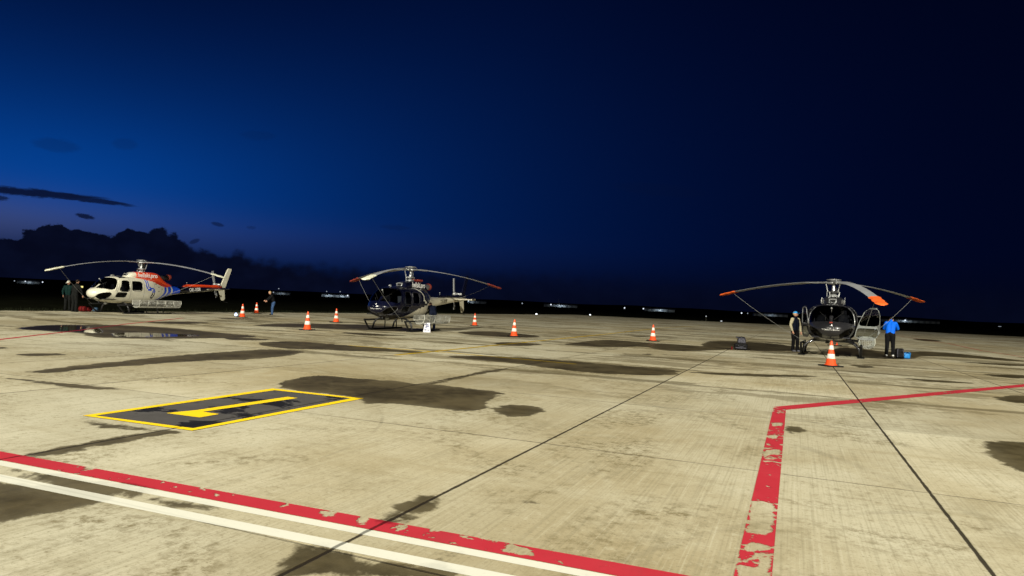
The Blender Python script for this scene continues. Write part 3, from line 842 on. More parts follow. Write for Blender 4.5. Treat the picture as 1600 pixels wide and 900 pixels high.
    # side window strip over the cabin sill, windscreen arch and centre post
    bm = bmesh.new()
    for sgn in (1, -1):
        pts = [(.93, 1.29), (1.0, 1.47), (1.1, 1.70), (1.22, 1.95)]
        tube(bm, [(HX - d, sgn * (skin_y(d, z) + .002), z) for d, z in pts], .022, 6)
    each('windscreen_pillar', bm, {'white': WHITE, 'navy': NAVY, 'grey': STEEL}[style], root, True)
    # interior
    bm = bmesh.new(); box(bm, (HX - 1.55, 0, .80), (2.2, 1.36, .04)); box(bm, (HX - 2.82, 0, 1.35), (.04, 1.5, 1.2)); bm_obj('cabin_floor', bm, INTER, root)
    bm = bmesh.new(); box(bm, (HX - .62, 0, 1.16), (.26, .70, .30), None, .04); box(bm, (HX - .72, 0, 1.42), (.14, .52, .16), Matrix.Rotation(rad(15), 3, 'Y'), .02); box(bm, (HX - .95, 0, 1.0), (.5, .18, .3), None, .02)
    bm_obj('instrument_panel', bm, INTER, root)
    for sx, sm in ((.42, LSEAT if M_ else SEATM), (-.42, SEATM)):
        bm = bmesh.new(); box(bm, (HX - 1.55, sx, 1.02), (.46, .44, .12), None, .04); box(bm, (HX - 1.80, sx, 1.38), (.10, .42, .62), Matrix.Rotation(rad(12), 3, 'Y'), .04); box(bm, (HX - 1.88, sx, 1.78), (.08, .22, .18), None, .03)
        bm_obj('seat', bm, sm, root, True)
    bm = bmesh.new(); box(bm, (HX - 2.45, 0, .98), (.46, 1.4, .14), None, .04); box(bm, (HX - 2.70, 0, 1.32), (.10, 1.4, .60), None, .04); bm_obj('rear_bench', bm, SEATM, root)
    # doors standing open
    if R_:
        for sgn, ang in ((1, 80), (-1, 20)):
            hx, hy = HX - .98, sgn * .80
            dirv = Vector((-math.cos(rad(ang)), sgn * math.sin(rad(ang)), 0))
            def fr(d, z, hx=hx, hy=hy, dirv=dirv, sgn=sgn):
                w = (d - .93); bow = .13 * (1 - ((z - 1.4) / .7) ** 2)
                nrm = Vector((dirv.y, -dirv.x, 0)) * sgn
                return Vector((hx, hy, z)) + dirv * w + nrm * (bow if False else 0)
            bm = bmesh.new(); ring_panel(bm, DOOR, [DWIN, LWIN], fr, .035)
            dr = bm_obj('cabin_door', bm, DOORF if sgn > 0 else CHAR, root)
            if sgn < 0:
                bm = bmesh.new(); pw = [fr(*p) + Vector((.01, 0, 0)) for p in DWIN]; tube(bm, pw + pw[:1], .014, 6, False); bm_obj('window_seal', bm, STEEL, dr)
            V_, F_ = [], []
            for w in (DWIN, LWIN):
                k = len(V_); nm = Vector((dirv.y, -dirv.x, 0)) * sgn * .0
                cx = sum(p[0] for p in w) / len(w); cz = sum(p[1] for p in w) / len(w)
                cen = fr(cx, cz)
                bulge = Vector((-dirv.y, dirv.x, 0)).normalized() * (.07 if sgn > 0 else -.20)
                V_ += [fr(*p) for p in w]; V_ += [fr(cx + (p[0] - cx) * .6, cz + (p[1] - cz) * .6) + bulge * .7 for p in w]; V_.append(cen + bulge)
                m_ = len(w)
                for q in range(m_):
                    F_.append((k + q, k + (q + 1) % m_, k + m_ + (q + 1) % m_, k + m_ + q)); F_.append((k + m_ + q, k + m_ + (q + 1) % m_, k + 2 * m_))
            mesh_obj('door_glass', V_, F_, GLASSC, dr, True)
            bm = bmesh.new(); box(bm, fr(1.74, 1.14) + Vector((0, 0, 0)), (.12, .04, .03), None, .008); bm_obj('door_handle', bm, BLACK, dr)
    # fins and stabiliser
    def plate(name, pts, y0, th, m, parent=root, bev=.01):
        bm = bmesh.new(); a = [bm.verts.new((HX - d, y0 + th / 2, z)) for d, z in pts]; b = [bm.verts.new((HX - d, y0 - th / 2, z)) for d, z in pts]
        bm.faces.new(a); bm.faces.new(b[::-1])
        for i in range(len(pts)): j = (i + 1) % len(pts); bm.faces.new((a[i], b[i], b[j], a[j]))
        bmesh.ops.recalc_face_normals(bm, faces=bm.faces); bmesh.ops.bevel(bm, geom=list(bm.edges), offset=bev, segments=2, affect='EDGES')
        return bm_obj(name, bm, m, parent)
    fm = WHITE if L else CREAM if M_ else CHAR
    up = plate('upper_fin', [(9.78, 1.74), (10.46, 3.08), (10.56, 3.15), (10.84, 3.13), (10.86, 3.05), (10.30, 1.70)], 0, .07, fm if not M_ else NAVY, bev=.02)
    plate('lower_fin', [(9.68, 1.62), (10.26, 1.68), (10.36, 1.02), (10.28, .90), (10.06, .87), (9.98, .95)], 0, .06, fm, bev=.02)
    bm = bmesh.new(); tube(bm, [(HX - 10.1, 0, .88), (HX - 10.3, 0, .80), (HX - 10.65, 0, .74)], .014, 6); bm_obj('tail_skid', bm, DARKM, root)
    bm = bmesh.new(); box(bm, (HX - 8.75, 0, 1.68), (.52, 2.5, .045), Matrix.Rotation(rad(3), 3, 'Y'), .018)
    for s in (1, -1): box(bm, (HX - 8.78, s * 1.26, 1.68), (.54, .03, .10), None, .01)
    bm_obj('stabiliser', bm, NAVY if L else CREAM if M_ else CHAR, root)
    # tail rotor on the starboard side
    trx, trz = HX - 9.75, 1.98
    bm = bmesh.new(); tube(bm, [(trx, .1, trz), (trx, -.34, trz)], .07, 12); tube(bm, [(trx, -.30, trz), (trx, -.46, trz)], .11, 12)
    th_ = bm_obj('tail_rotor_hub', bm, STEEL, root, True)
    for s in (1, -1):
        bm = bmesh.new(); a = rad({'white': 75, 'navy': 82, 'grey': 70}[style])
        dv = Vector((math.cos(a), 0, math.sin(a))) * s
        rot = Matrix((dv, Vector((0, 1, 0)), dv.cross(Vector((0, 1, 0))))).transposed()
        box(bm, Vector((trx, -.40, trz)) + dv * .55, (.78, .03, .18), rot, .012); box(bm, Vector((trx, -.40, trz)) + dv * .14, (.2, .05, .06), rot, .01)
        bm_obj('tail_rotor_blade', bm, BLADE, root)
    # exhaust and its cover
    bm = bmesh.new(); tube(bm, [(HX - 4.45, .02, 2.18), (HX - 4.9, .02, 2.20), (HX - 5.32, .02, 2.24)], [.14, .15, .16], 18); bm_obj('exhaust_pipe', bm, STEEL if M_ else DARKM, root, True)
    bm = bmesh.new(); tube(bm, [(HX - 5.27, .02, 2.235), (HX - 5.31, .02, 2.24), (HX - 5.44, .02, 2.25), (HX - 5.48, .02, 2.253)], [.178, .185, .18, .12], 20); bm_obj('exhaust_cover', bm, REDC, root, True)
    if M_:
        bm = bmesh.new(); box(bm, (HX - 4.02, .05, 2.53), (.44, .42, .10), None, .04); bm_obj('intake_cover', bm, REDC, root, True)
    # mast, swashplate, links, hub
    bm = bmesh.new(); lathe(bm, [(.20, 2.40), (.20, 2.50), (.11, 2.54), (.07, 2.62), (.06, 2.98), (.06, 3.02)], 20)
    mast = bm_obj('rotor_mast', bm, STEEL, root, True)
    bm = bmesh.new(); lathe(bm, [(.14, 2.60), (.20, 2.61), (.23, 2.64), (.23, 2.67), (.15, 2.70)], 20); bm_obj('swashplate', bm, DARKM if R_ else STEEL, mast, True)
    bm = bmesh.new()
    for q in range(3):
        a = rad(blades[q][0] - yaw + 35); tube(bm, [(.22 * math.cos(a), .22 * math.sin(a), 2.64), (.30 * math.cos(a), .30 * math.sin(a), 3.0)], .02, 6)
        a += rad(40); tube(bm, [(.21 * math.cos(a), .21 * math.sin(a), 2.45), (.23 * math.cos(a), .23 * math.sin(a), 2.66)], .022, 6)
    each('pitch_link', bm, STEEL, mast)
    bm = bmesh.new(); lathe(bm, [(.05, 2.97), (.24, 3.0), (.27, 3.03), (.24, 3.07), (.11, 3.10), (.11, 3.14), (.30, 3.165), (.29, 3.18), (.12, 3.215), (.03, 3.22)], 24)
    hub = bm_obj('rotor_hub', bm, STEEL, root, True)
    for az_, tipz, cov in blades:
        a = rad(az_ - yaw); ca, sa = math.cos(a), math.sin(a)
        droop = 3.06 - tipz
        def zz(r): t = max(0, (r - .6) / 4.74); return 3.06 - droop * (.22 * t + .78 * t ** 2)
        def bp(r, s, dz=0): return (r * ca - s * sa, r * sa + s * ca, zz(r) + dz)
        bm = bmesh.new()          # forked root sleeve
        for s in (-.11, .11): tube(bm, [bp(.18, s * .6), bp(.34, s), bp(.88, s)], .030, 6)
        for r in (.30, .88, .62): tube(bm, [bp(r, -.11), bp(r, .11)], .032, 6)
        tube(bm, [bp(.1, 0), bp(.34, 0)], [.07, .05], 8)
        sl = bm_obj('blade_sleeve', bm, STEEL, root)
        V_, F_ = [], []; rs = np.linspace(.86, 5.34, 40)
        for r in rs:
            c_ = .175 if r > 1.25 else .07 + .105 * (r - .86) / .39; tw = rad(10 - 8 * r / 5.34)
            for (s, h) in ((-1, 0), (-.6, .016), (.2, .024), (.8, .018), (1, 0), (.8, -.014), (.2, -.016), (-.6, -.010)):
                s_, h_ = s * c_, h; V_.append(bp(r, s_ * math.cos(tw), s_ * math.sin(tw) + h_))
        for i in range(len(rs) - 1):
            for k in range(8): F_.append((i * 8 + k, i * 8 + (k + 1) % 8, (i + 1) * 8 + (k + 1) % 8, (i + 1) * 8 + k))
        F_.append(tuple(range(8))[::-1]); F_.append(tuple((len(rs) - 1) * 8 + k for k in range(8)))
        bl = mesh_obj('rotor_blade', V_, F_, BLADE, root)
        if cov:
            V_, F_ = [], []; rs = np.linspace(4.62, 5.46, 9)
            for i, r in enumerate(rs):
                c_ = .20 + .02 * math.sin(i * 2.1); c_ = c_ * (.55 if i == 8 else 1); tw = rad(2 + 3 * math.sin(i * 1.7))
                for (s, h) in ((-1, 0), (-.6, .036), (.2, .046), (.8, .036), (1, 0), (.8, -.030), (.2, -.05 - .02 * math.sin(i * 2.7)), (-.6, -.035)):
                    V_.append(bp(r, s * c_ * math.cos(tw), s * c_ * math.sin(tw) + h * (.4 if i == 8 else 1)))
            for i in range(len(rs) - 1):
                for k in range(8): F_.append((i * 8 + k, i * 8 + (k + 1) % 8, (i + 1) * 8 + (k + 1) % 8, (i + 1) * 8 + k))
            F_.append(tuple(range(8))[::-1]); F_.append(tuple((len(rs) - 1) * 8 + k for k in range(8)))
            mesh_obj('tip_cover', V_, F_, cov, bl)
        # tie-down line from the tip to the landing gear or boom
        loc_ang = (math.degrees(a) + 180) % 360 - 180
        if abs(loc_ang) > 140: end = (HX - 8.3, 0, 1.60)
        else: end = (HX - (1.0 if abs(loc_ang) < 60 else 2.2), math.copysign(.95, sa), .48 if abs(loc_ang) < 60 else .5)
        a0 = Vector(bp(4.75, 0, -.05)); e0 = Vector(end); pts = [a0.lerp(e0, t) - Vector((0, 0, .10 * 4 * t * (1 - t))) for t in np.linspace(0, 1, 9)]
        bm = bmesh.new(); tube(bm, pts, .006, 5); bm_obj('tie_down_line', bm, ROPE, root)
    # skids
    for s in (1, -1):
        bm = bmesh.new(); y = s * 1.08
        tube(bm, [(HX - .92, y, .52), (HX - .98, y, .46), (HX - 1.25, y, .18), (HX - 1.42, y, .07), (HX - 1.6, y, .045), (HX - 4.6, y, .045), (HX - 4.7, y, .05)], .042, 10)
        sk = bm_obj('skid', bm, BLACK, root, True)
        bm = bmesh.new(); tube(bm, [(HX - .95, y, .50), (HX - 2.4, y, .50), (HX - 4.05, y, .50)], .042, 8)
        tube(bm, [(HX - 4.05, y, .50), (HX - 4.1, y, .07)], .03, 8); tube(bm, [(HX - 2.9, y, .50), (HX - 2.9, y, .06)], .026, 8)
        bm_obj('boarding_step', bm, BLACK, sk, True)
        bm = bmesh.new(); box(bm, (HX - 1.8, s * 1.08, .02), (.9, .26, .03), None, .01); bm_obj('ski_pad', bm, BLACK, sk)
    for d, nm in ((1.75, 'front_cross_tube'), (3.75, 'rear_cross_tube')):
        bm = bmesh.new(); pts = []
        for t in np.linspace(-1, 1, 25):
            a_ = abs(t); y = 1.08 * math.copysign(min(1, a_ ** .9), t) if a_ > 0 else 0
            z = .62 if a_ < .45 else .62 - .56 * (1 - math.sqrt(max(0, 1 - ((a_ - .45) / .55) ** 2)))
            pts.append((HX - d + .05 * a_, y, z))
        tube(bm, pts, .045, 10); bm_obj(nm, bm, CHAR if R_ else DARKM, root, True)
    # belly pieces: landing light, antennas, hook
    bm = bmesh.new(); tube(bm, [(HX - .95, .12, .66), (HX - .95, .12, .56)], .09, 14); ball(bm, (HX - .95, .12, .55), (.09, .09, .05)); bm_obj('landing_light', bm, STEEL, root, True)
    bm = bmesh.new(); tube(bm, [(HX - 1.0, -.12, .66), (HX - 1.0, -.12, .54)], .07, 12); tube(bm, [(HX - .55, .1, .72), (HX - .55, .1, .60)], .025, 8); tube(bm, [(HX - 2.6, 0, .60), (HX - 2.7, 0, .42)], .03, 8); tube(bm, [(HX - .42, -.2, 1.42), (HX - .34, -.2, 1.56)], .012, 6); each('antenna', bm, DARKM, root)
    bm = bmesh.new()
    for s in (1, -1):
        a_ = Vector((HX - .40, s * .10, 1.49)); b_ = Vector((HX - .72, s * .42, 1.77)); tube(bm, [a_, b_], .010, 5)
    each('windscreen_wiper', bm, BLACK, root)
    bm = bmesh.new(); tube(bm, [(HX - .70, .0, 1.77), (HX - .62, .0, 1.92)], .012, 6); ball(bm, (HX - .6, .0, 1.93), .045); tube(bm, [(HX - 1.2, .1, 2.08), (HX - 1.22, .1, 2.2)], .015, 6); ball(bm, (HX - 1.5, -.1, 2.17), (.12, .05, .06)); each('mirror', bm, STEEL, root, True)
    bm = bmesh.new(); tube(bm, [(HX - 6.9, 0, 1.72), (HX - 6.9, 0, 1.98)], .008, 5); ball(bm, (HX - 6.9, 0, 1.98), .03); bm_obj('whip_antenna', bm, STEEL, boom)
    # cargo basket of welded wire, port side
    bm = bmesh.new(); x0, x1 = HX - 1.95, HX - 4.95
    prof = [(1.02, .80), (1.00, .62), (1.06, .46), (1.20, .39), (1.38, .39), (1.52, .46), (1.58, .62), (1.56, .80)]
    xs_ = np.linspace(x0, x1, 8)
    for x in (x0, x1) + tuple(np.linspace(x0, x1, 6)[1:-1]): tube(bm, [(x, a, b) for a, b in prof], .020, 6)
    for a, b in (prof[0], prof[-1], prof[3], prof[4]): tube(bm, [(x0, a, b), (x1, a, b)], .020, 6)
    bk = bm_obj('cargo_basket', bm, MESHW, root)
    bm = bmesh.new()
    for x in np.arange(x1, x0, .09): tube(bm, [(x, a, b) for a, b in prof],   .0056, 4, False)
    for (a, b), (c, d_) in zip(prof, prof[1:]):
        for t in (0, .33, .66): tube(bm, [(x0, a + (c - a) * t, b + (d_ - b) * t), (x1, a + (c - a) * t, b + (d_ - b) * t)],   .0056, 4, False)
    for x in (x0, x1):
        for y in np.arange(1.06, 1.56, .07): tube(bm, [(x, y, .40), (x, y, .80)],   .0056, 4, False)
        for z in np.arange(.46, .8, .07): tube(bm, [(x, 1.02, z), (x, 1.56, z)],   .0056, 4, False)
    for x in np.arange(x1, x0, .15): tube(bm, [(x, 1.02, .80), (x, 1.56, .80)],   .0056, 4, False)
    bm_obj('wire_mesh', bm, MESHW, bk)
    bm = bmesh.new()
    for x in (HX - 2.4, HX - 4.3): tube(bm, [(x, .6, .66), (x, 1.02, .62)], .03, 6)
    each('basket_bracket', bm, DARKM, bk)
    # lettering
    for s in (1, -1):
        xd = (-1 if s > 0 else 1)
        text_obj('heliski.pro', .36, WTXT, root, (HX - 3.42, s * .448, 2.27), (xd, 0, 0), (0, 0, 1), squeeze=.95, bold=.009)
    if L:
        text_obj('OE-XSR', .30, WTXT, boom, (HX - 7.35, .262, 1.55), (-1, 0, .07), (0, 0, 1), squeeze=.95, bold=.005)
    if M_:
        text_obj('OE-XHP', .26, DTXT, boom, (HX - 6.9, .275, 1.52), (-1, 0, .07), (0, 0, 1), squeeze=.95, bold=.004)
    if not L:
        # emblem and small line of lettering on the nose, wrapped on the skin
        def nose_x(y, z):
            for d in np.arange(.0, 1., .01):
                zt, zb, w, e = smooth_tab(BODY, [d])[0]
                if zb < z < zt and abs(y) < w * max(0, 1 - abs((z - (zt + zb) / 2) / ((zt - zb) / 2)) ** e) ** (1 / e): return HX - d
            return HX - .5
        t = text_obj('heliski.pro charter', .078, WTXT, root, (0, 0, 0), (1, 0, 0), (0, 1, 0), squeeze=1.05, bold=.004)
        for v in t.data.vertices:
            y, z = v.co.x, v.co.y + (1.10 if R_ else 1.06); v.co = (nose_x(y, z) + .006, y, z)
        Pm = [(-.10, .0), (-.03, .12), (.0, .10), (.03, .15), (.055, .12), (.045, .09), (.07, .07), (.10, .0)]
        bm = bmesh.new(); vsx = [bm.verts.new((nose_x(a, 1.16 + b) + .008, a, 1.16 + b)) for a, b in Pm]; bm.faces.new(vsx)
        bm_obj('nose_emblem', bm, WTXT, root)
        if R_:
            bm = bmesh.new(); box(bm, (nose_x(0, 1.36) + .01, 0, 1.37), (.04, .11, .04), Matrix.Rotation(rad(-50), 3, 'Y'), .01); bm_obj('pitot_cover', bm, REDC, root)
    return root

heliW = helicopter('white helicopter with orange-red cowling and blue tail, leftmost of the three parked', 221.5, 40.5, 251,
    [(245, 2.26, WHITEC), (-8, 2.34, WHITEC), (118, 2.3, WHITEC)], 'white')
heliN = helicopter('dark navy helicopter with cream belly and tail, parked in the middle of the apron', 642, 34.0, 251,
    [(34, 2.38, REDC), (135, 2.42, REDC), (258, 2.34, WHITEC)], 'navy')
heliG = helicopter('charcoal grey helicopter facing the camera with cabin doors open, rightmost of the three', 1303, 28.7, 243.5,
    [(22, 2.48, ORANGE), (130, 2.44, ORANGE), (261, 2.12, ORANGE)], 'grey')
for h, (sgn, l) in ((heliG, (1, 0)),): pass

# ------------------------------------------------------------------ traffic cones
CONE_O = mat('cone_orange', (.62, .065, .012), .45, var=.08)
CONE_W = mat('cone_reflective_white', (.62, .60, .54), .35, var=.04)
def make_cone(label, loc):
    r = thing('traffic_cone', label, 'traffic cone', loc, 0, 'traffic cones set out around the helicopters')
    bm = bmesh.new(); box(bm, (0, 0, .022), (.54, .54, .044), None, .015); bm_obj('cone_base', bm, BLACK, r)
    R0 = lambda z: .165 - (z - .04) / .77 * .135
    bm = bmesh.new(); lathe(bm, [(.20, .044), (.19, .06), (R0(.07), .08), (R0(.80), .80), (.022, .82), (.012, .822)], 24); bm_obj('cone_body', bm, CONE_O, r, True)
    for a, b in ((.25, .40), (.54, .67)):
        bm = bmesh.new(); lathe(bm, [(R0(a) + .001, a), (R0(a) + .003, a + .003), (R0(b) + .003, b - .003), (R0(b) + .001, b)], 24); bm_obj('reflective_band', bm, CONE_W, r, True)
    return r
def dup(root, loc, rz, label):
    r = root.copy(); COL.objects.link(r); r.location = loc; r.rotation_euler = (0, 0, rz); r['label'] = label
    for ch in list(root.children):
        c = ch.copy(); COL.objects.link(c); c.parent = r
    return r
cones = [((1298, 572.5), 'orange and white cone standing in front of the grey helicopter nose, largest of the cones'),
 ((1304, 540), 'orange cone seen under the belly of the grey helicopter, behind its nose'),
 ((1020, 533), 'orange cone standing alone halfway between the navy and grey helicopters'),
 ((803, 526), 'orange cone on wet concrete right of the navy helicopter, nearer of the two there'),
 ((741.5, 509), 'faded small cone just behind the tail of the navy helicopter'),
 ((480, 516), 'orange cone nearest the camera in the group left of the navy helicopter'),
 ((525, 504), 'orange cone just left of the navy helicopter skids'),
 ((378.5, 496), 'orange cone beside the bluish ground light, right of the white helicopter tail'),
 ((400.5, 490), 'farthest small cone, between the bluish ground light and the person in jeans')]
c0 = None
for (px, py), lab in cones:
    g = G(px, py); a = random.uniform(-.5, .5)
    if c0 is None: c0 = make_cone(lab, (g[0], g[1], .001)); c0.rotation_euler.z = .15
    else: dup(c0, (g[0], g[1], .001), a, lab)

# ------------------------------------------------------------------ people
SKIN = mat('skin', (.46, .24, .16), .55, var=.08)
def limb(bm, chain, n=10):
    """rounded tapered limb through (point, radius)"""
    tube(bm, [c[0] for c in chain], [c[1] for c in chain], n)
    for c in chain: ball(bm, c[0], c[1] * .995, 10)
def remesh(o, vox, it=3):
    m = o.modifiers.new('one_surface', 'REMESH'); m.mode = 'VOXEL'; m.voxel_size = vox; m.use_smooth_shade = True
    s = o.modifiers.new('soften', 'SMOOTH'); s.factor = .5; s.iterations = it
def person(label, loc, yaw, bend=0., headbend=0., headturn=0., height=1.75, arms=None, feet=((.11, 0), (-.11, 0)), jacket=None, sleeves=None, trousers=None, shoes=None, cap=None, hair=None, face=True, knees=.03, group='ground crew and passengers on the apron'):
    """local frame: +Y forward, +X the person's right"""
    k = height / 1.75
    root = thing('person', label, 'person', loc, yaw)
    root.scale = (k, k, k)
    V = Vector; B = rad(bend); tdir = V((0, math.sin(B), math.cos(B))); hip = V((0, -.06 * math.sin(B) * 2, .93))
    chest = hip + tdir * .36; neck = hip + tdir * .56
    HB = B + rad(headbend); hdir = V((0, math.sin(HB), math.cos(HB)))
    head = neck + hdir * .17
    sh = [neck - tdir * .07 + V((s * .185, 0, 0)) for s in (1, -1)]
    arms = arms or [((.06, .02, -.29), (.07, .06, -.54)), ((-.06, .02, -.29), (-.07, .06, -.54))]
    el = [sh[i] + V(arms[i][0]) for i in (0, 1)]; ha = [sh[i] + V(arms[i][1]) for i in (0, 1)]
    ank = [V((feet[i][0], feet[i][1], .09)) for i in (0, 1)]
    hj = [hip + V((s * .09, 0, -.03)) for s in (1, -1)]
    kn = [(hj[i] + ank[i]) / 2 + V((0, knees, .03)) for i in (0, 1)]
    # body: one continuous mesh
    bm = bmesh.new()
    rt = Matrix.Rotation(-rad(headturn), 3, 'Z') @ Matrix.Rotation(-HB, 3, 'X')
    ball(bm, head + hdir * .01, (.074, .092, .112), 16, rt); ball(bm, head + rt @ V((0, .03, -.055)), (.052, .058, .05), 12, rt)
    ball(bm, head + rt @ V((0, .098, -.015)), (.014, .020, .024), 8, rt)
    for s in (1, -1): ball(bm, head + rt @ V((s * .076, -.005, -.01)), (.012, .022, .032), 8, rt)
    limb(bm, [(neck - tdir * .05, .058), (neck + hdir * .07, .052)])
    limb(bm, [(hip, .085), (chest, .085), (neck - tdir * .12, .065)]); limb(bm, [(sh[0], .04), (sh[1], .04)])
    for i, s in enumerate((1, -1)):
        limb(bm, [(sh[i], .05), (el[i], .038), (ha[i], .026)])
        fd = (ha[i] - el[i]).normalized(); palm = ha[i] + fd * .055
        side = fd.cross(V((1, 0, 0))).normalized(); nrm = V((s, 0, 0))
        ball(bm, palm, (.021, .042, .05), 10, Matrix((V((1, 0, 0)), side, fd)).transposed() if abs(fd.x) < .7 else None)
        for q, ln in enumerate((.060, .070, .066, .052)):
            b0 = palm + fd * .035 + side * (.030 - q * .020); b1 = b0 + fd * ln * .5; b2 = b1 + (fd * .8 - nrm * .5) * ln * .5
            limb(bm, [(b0, .0095), (b1, .009), (b2, .0075)], 6)
        t0 = palm + side * .035 - fd * .015; limb(bm, [(t0, .012), (t0 + side * .028 + fd * .03, .010), (t0 + side * .034 + fd * .055, .008)], 6)
        limb(bm, [(hj[i], .08), (kn[i], .052), (ank[i], .036)]); limb(bm, [(ank[i] - V((0, 0, .045)), .034), (ank[i] + V((0, .14, -.055)), .028)])
    bo = bm_obj('body', bm, SKIN, root); remesh(bo, .0085, 2)
    # trousers
    bm = bmesh.new()
    for i in (0, 1): limb(bm, [(hj[i], .112), ((hj[i] + kn[i]) / 2, .098), (kn[i], .080), ((kn[i] + ank[i]) / 2, .074), (ank[i] + V((0, 0, -.02)), .070)], 12)
    limb(bm, [(hip + V((.05, 0, .02)), .115), (hip + V((-.05, 0, .02)), .115)])
    o = bm_obj('trousers', bm, trousers, root); remesh(o, .014, 4)
    # jacket
    bm = bmesh.new()
    for s in (.055, -.055): limb(bm, [(hip + V((s, 0, 0)) + tdir * .02, .118), (chest + V((s * 1.2, 0, 0)), .128), (neck - tdir * .10 + V((s * 1.3, 0, 0)), .105)], 12)
    limb(bm, [(neck - tdir * .04, .082), (neck + tdir * .035, .072)])
    if not sleeves:
        for i in (0, 1): limb(bm, [(sh[i] - V((.02 * (1 - 2 * i), 0, 0)), .082), ((sh[i] + el[i]) / 2, .068), (el[i], .060), (ha[i] - (ha[i] - el[i]) * .05, .045)], 12)
    o = bm_obj('jacket', bm, jacket, root); remesh(o, .014, 3)
    if sleeves:
        for i in (0, 1):
            bm = bmesh.new(); limb(bm, [(sh[i] - V((.03 * (1 - 2 * i), 0, 0)), .086), ((sh[i] + el[i]) / 2, .070), (el[i], .060), (ha[i] - (ha[i] - el[i]) * .05, .044)], 12)
            o = bm_obj('sleeve', bm, sleeves, root); remesh(o, .014, 3)
    for i in (0, 1):
        bm = bmesh.new(); limb(bm, [(ank[i] + V((0, -.03, -.04)), .048), (ank[i] + V((0, .08, -.05)), .044), (ank[i] + V((0, .16, -.055)), .034)], 10)
        for v in bm.verts: v.co.z = max(v.co.z, .002)
        bm_obj('shoe', bm, shoes, root, True)
    if cap:
        bm = bmesh.new(); bmesh.ops.create_uvsphere(bm, u_segments=18, v_segments=12, radius=1, matrix=Matrix.Translation(head + rt @ V((0, -.008, .035))) @ rt.to_4x4() @ Matrix.Diagonal((.088, .105, .092, 1)))
        up_ = rt @ V((0, 0, 1)); c0_ = head + rt @ V((0, 0, .03))
        bmesh.ops.delete(bm, geom=[v for v in bm.verts if (v.co - c0_).dot(up_) < -.01], context='VERTS')
        ball(bm, head + rt @ V((0, .125, .035)), (.062, .07, .008), 12, rt)
        bm_obj('cap', bm, cap, root, True)
    if hair:
        bm = bmesh.new(); ball(bm, head + rt @ V((0, -.022, .022)), (.083, .092, .105), 14, rt); o = bm_obj('hair', bm, hair, root, True)
        c1_ = head; f_ = rt @ V((0, 1, 0))
        bmx = bmesh.new(); bmx.from_mesh(o.data); bmesh.ops.delete(bmx, geom=[v for v in bmx.verts if (v.co - c1_).dot(f_) > .055 and (v.co - c1_).dot(rt @ V((0, 0, 1))) < .075], context='VERTS'); bmx.to_mesh(o.data); bmx.free()
    if face:
        for s in (1, -1):
            bm = bmesh.new(); ball(bm, head + rt @ V((s * .030, .083, .012)), .011, 8); bm_obj('eye', bm, BLACK, root, True)
    return root
BEIGE = mat('beige_fleece', (.40, .36, .25), .9, spec=.08, var=.1, scale=12)
DNAVY = mat('dark_navy_cloth', (.004, .006, .016), .85, spec=.08, var=.2, scale=10)
DGREY = mat('dark_grey_cloth', (.007, .0075, .0075), .9, spec=.08, var=.2, scale=10)
BLK = mat('black_trousers', (.005, .005, .006), .85, spec=.08, var=.2, scale=10)
RBLUE = mat('bright_blue_jacket', (.003, .10, .60), .6, spec=.08, var=.1, scale=8)
JEANS = mat('blue_jeans', (.035, .07, .16), .9, spec=.08, var=.2, scale=10)
TEAL = mat('teal_jacket', (.003, .015, .014), .8, spec=.08, var=.15)
CAPB = mat('blue_cap', (.01, .20, .50), .7, var=.1)
CAPW = mat('pale_cap', (.50, .48, .42), .7, var=.1)
SHOEG = mat('grey_shoes', (.10, .10, .12), .7, spec=.08, var=.3)
SHOEW = mat('white_shoes', (.6, .6, .6), .7, var=.1)
HAIR = mat('brown_hair', (.07, .04, .02), .8, spec=.08, var=.3, scale=30)
HAIRD = mat('dark_hair', (.018, .013, .010), .8, spec=.08, var=.3, scale=30)
BLONDE = mat('fair_hair', (.36, .25, .12), .8, var=.3, scale=30)
def gp(px, py): g = G(px, py); return (g[0], g[1], .002)
person('person in blue cap and dark vest with beige sleeves, left of the grey helicopter', gp(1241, 549.5), rad(180 + 22), headturn=-38, height=1.74,
    arms=[((.09, .02, -.27), (.05, .10, -.50)), ((-.10, -.01, -.27), (-.11, .05, -.52))], feet=((.10, 0), (-.12, .05)), jacket=DNAVY, sleeves=BEIGE, trousers=BLK, shoes=SHOEG, cap=CAPB, hair=BLONDE)
person('person in bright blue jacket seen from behind, head bowed, beside the black backpack', gp(1390, 557), rad(-34), bend=20, headbend=44, height=1.80,
    arms=[((.07, .16, -.22), (-.02, .36, -.30)), ((-.07, .14, -.23), (.02, .34, -.30))], feet=((.12, .05), (-.12, -.02)), jacket=RBLUE, trousers=BLK, shoes=SHOEW, hair=HAIRD, face=False)
person('person in dark jacket and blue jeans leaning forward right of the white helicopter tail', gp(425.5, 492), rad(125), bend=20, headbend=14, height=1.72,
    arms=[((.03, .18, -.22), (.0, .36, -.34)), ((-.03, .18, -.22), (.0, .34, -.36))], feet=((.13, 0), (-.13, .06)), jacket=BLK, trousers=JEANS, shoes=BLK, hair=BLONDE)
person('person in dark grey jacket, back turned, beside the red duffel bag', gp(115.5, 487.3), rad(-12), bend=8, headbend=16, height=1.82,
    arms=[((.12, .05, -.26), (.13, .14, -.50)), ((-.10, .06, -.26), (-.05, .18, -.48))], jacket=DGREY, trousers=DGREY, shoes=BLK, hair=HAIRD, face=False)
person('person in teal jacket and pale cap, half hidden by the one in grey', gp(105, 485.8), rad(-150), bend=6, headbend=14, headturn=40, height=1.74,
    arms=[((.08, .03, -.27), (.05, .14, -.50)), ((-.08, .03, -.27), (-.07, .12, -.50))], jacket=TEAL, trousers=DGREY, shoes=BLK, cap=CAPW, hair=BLONDE)
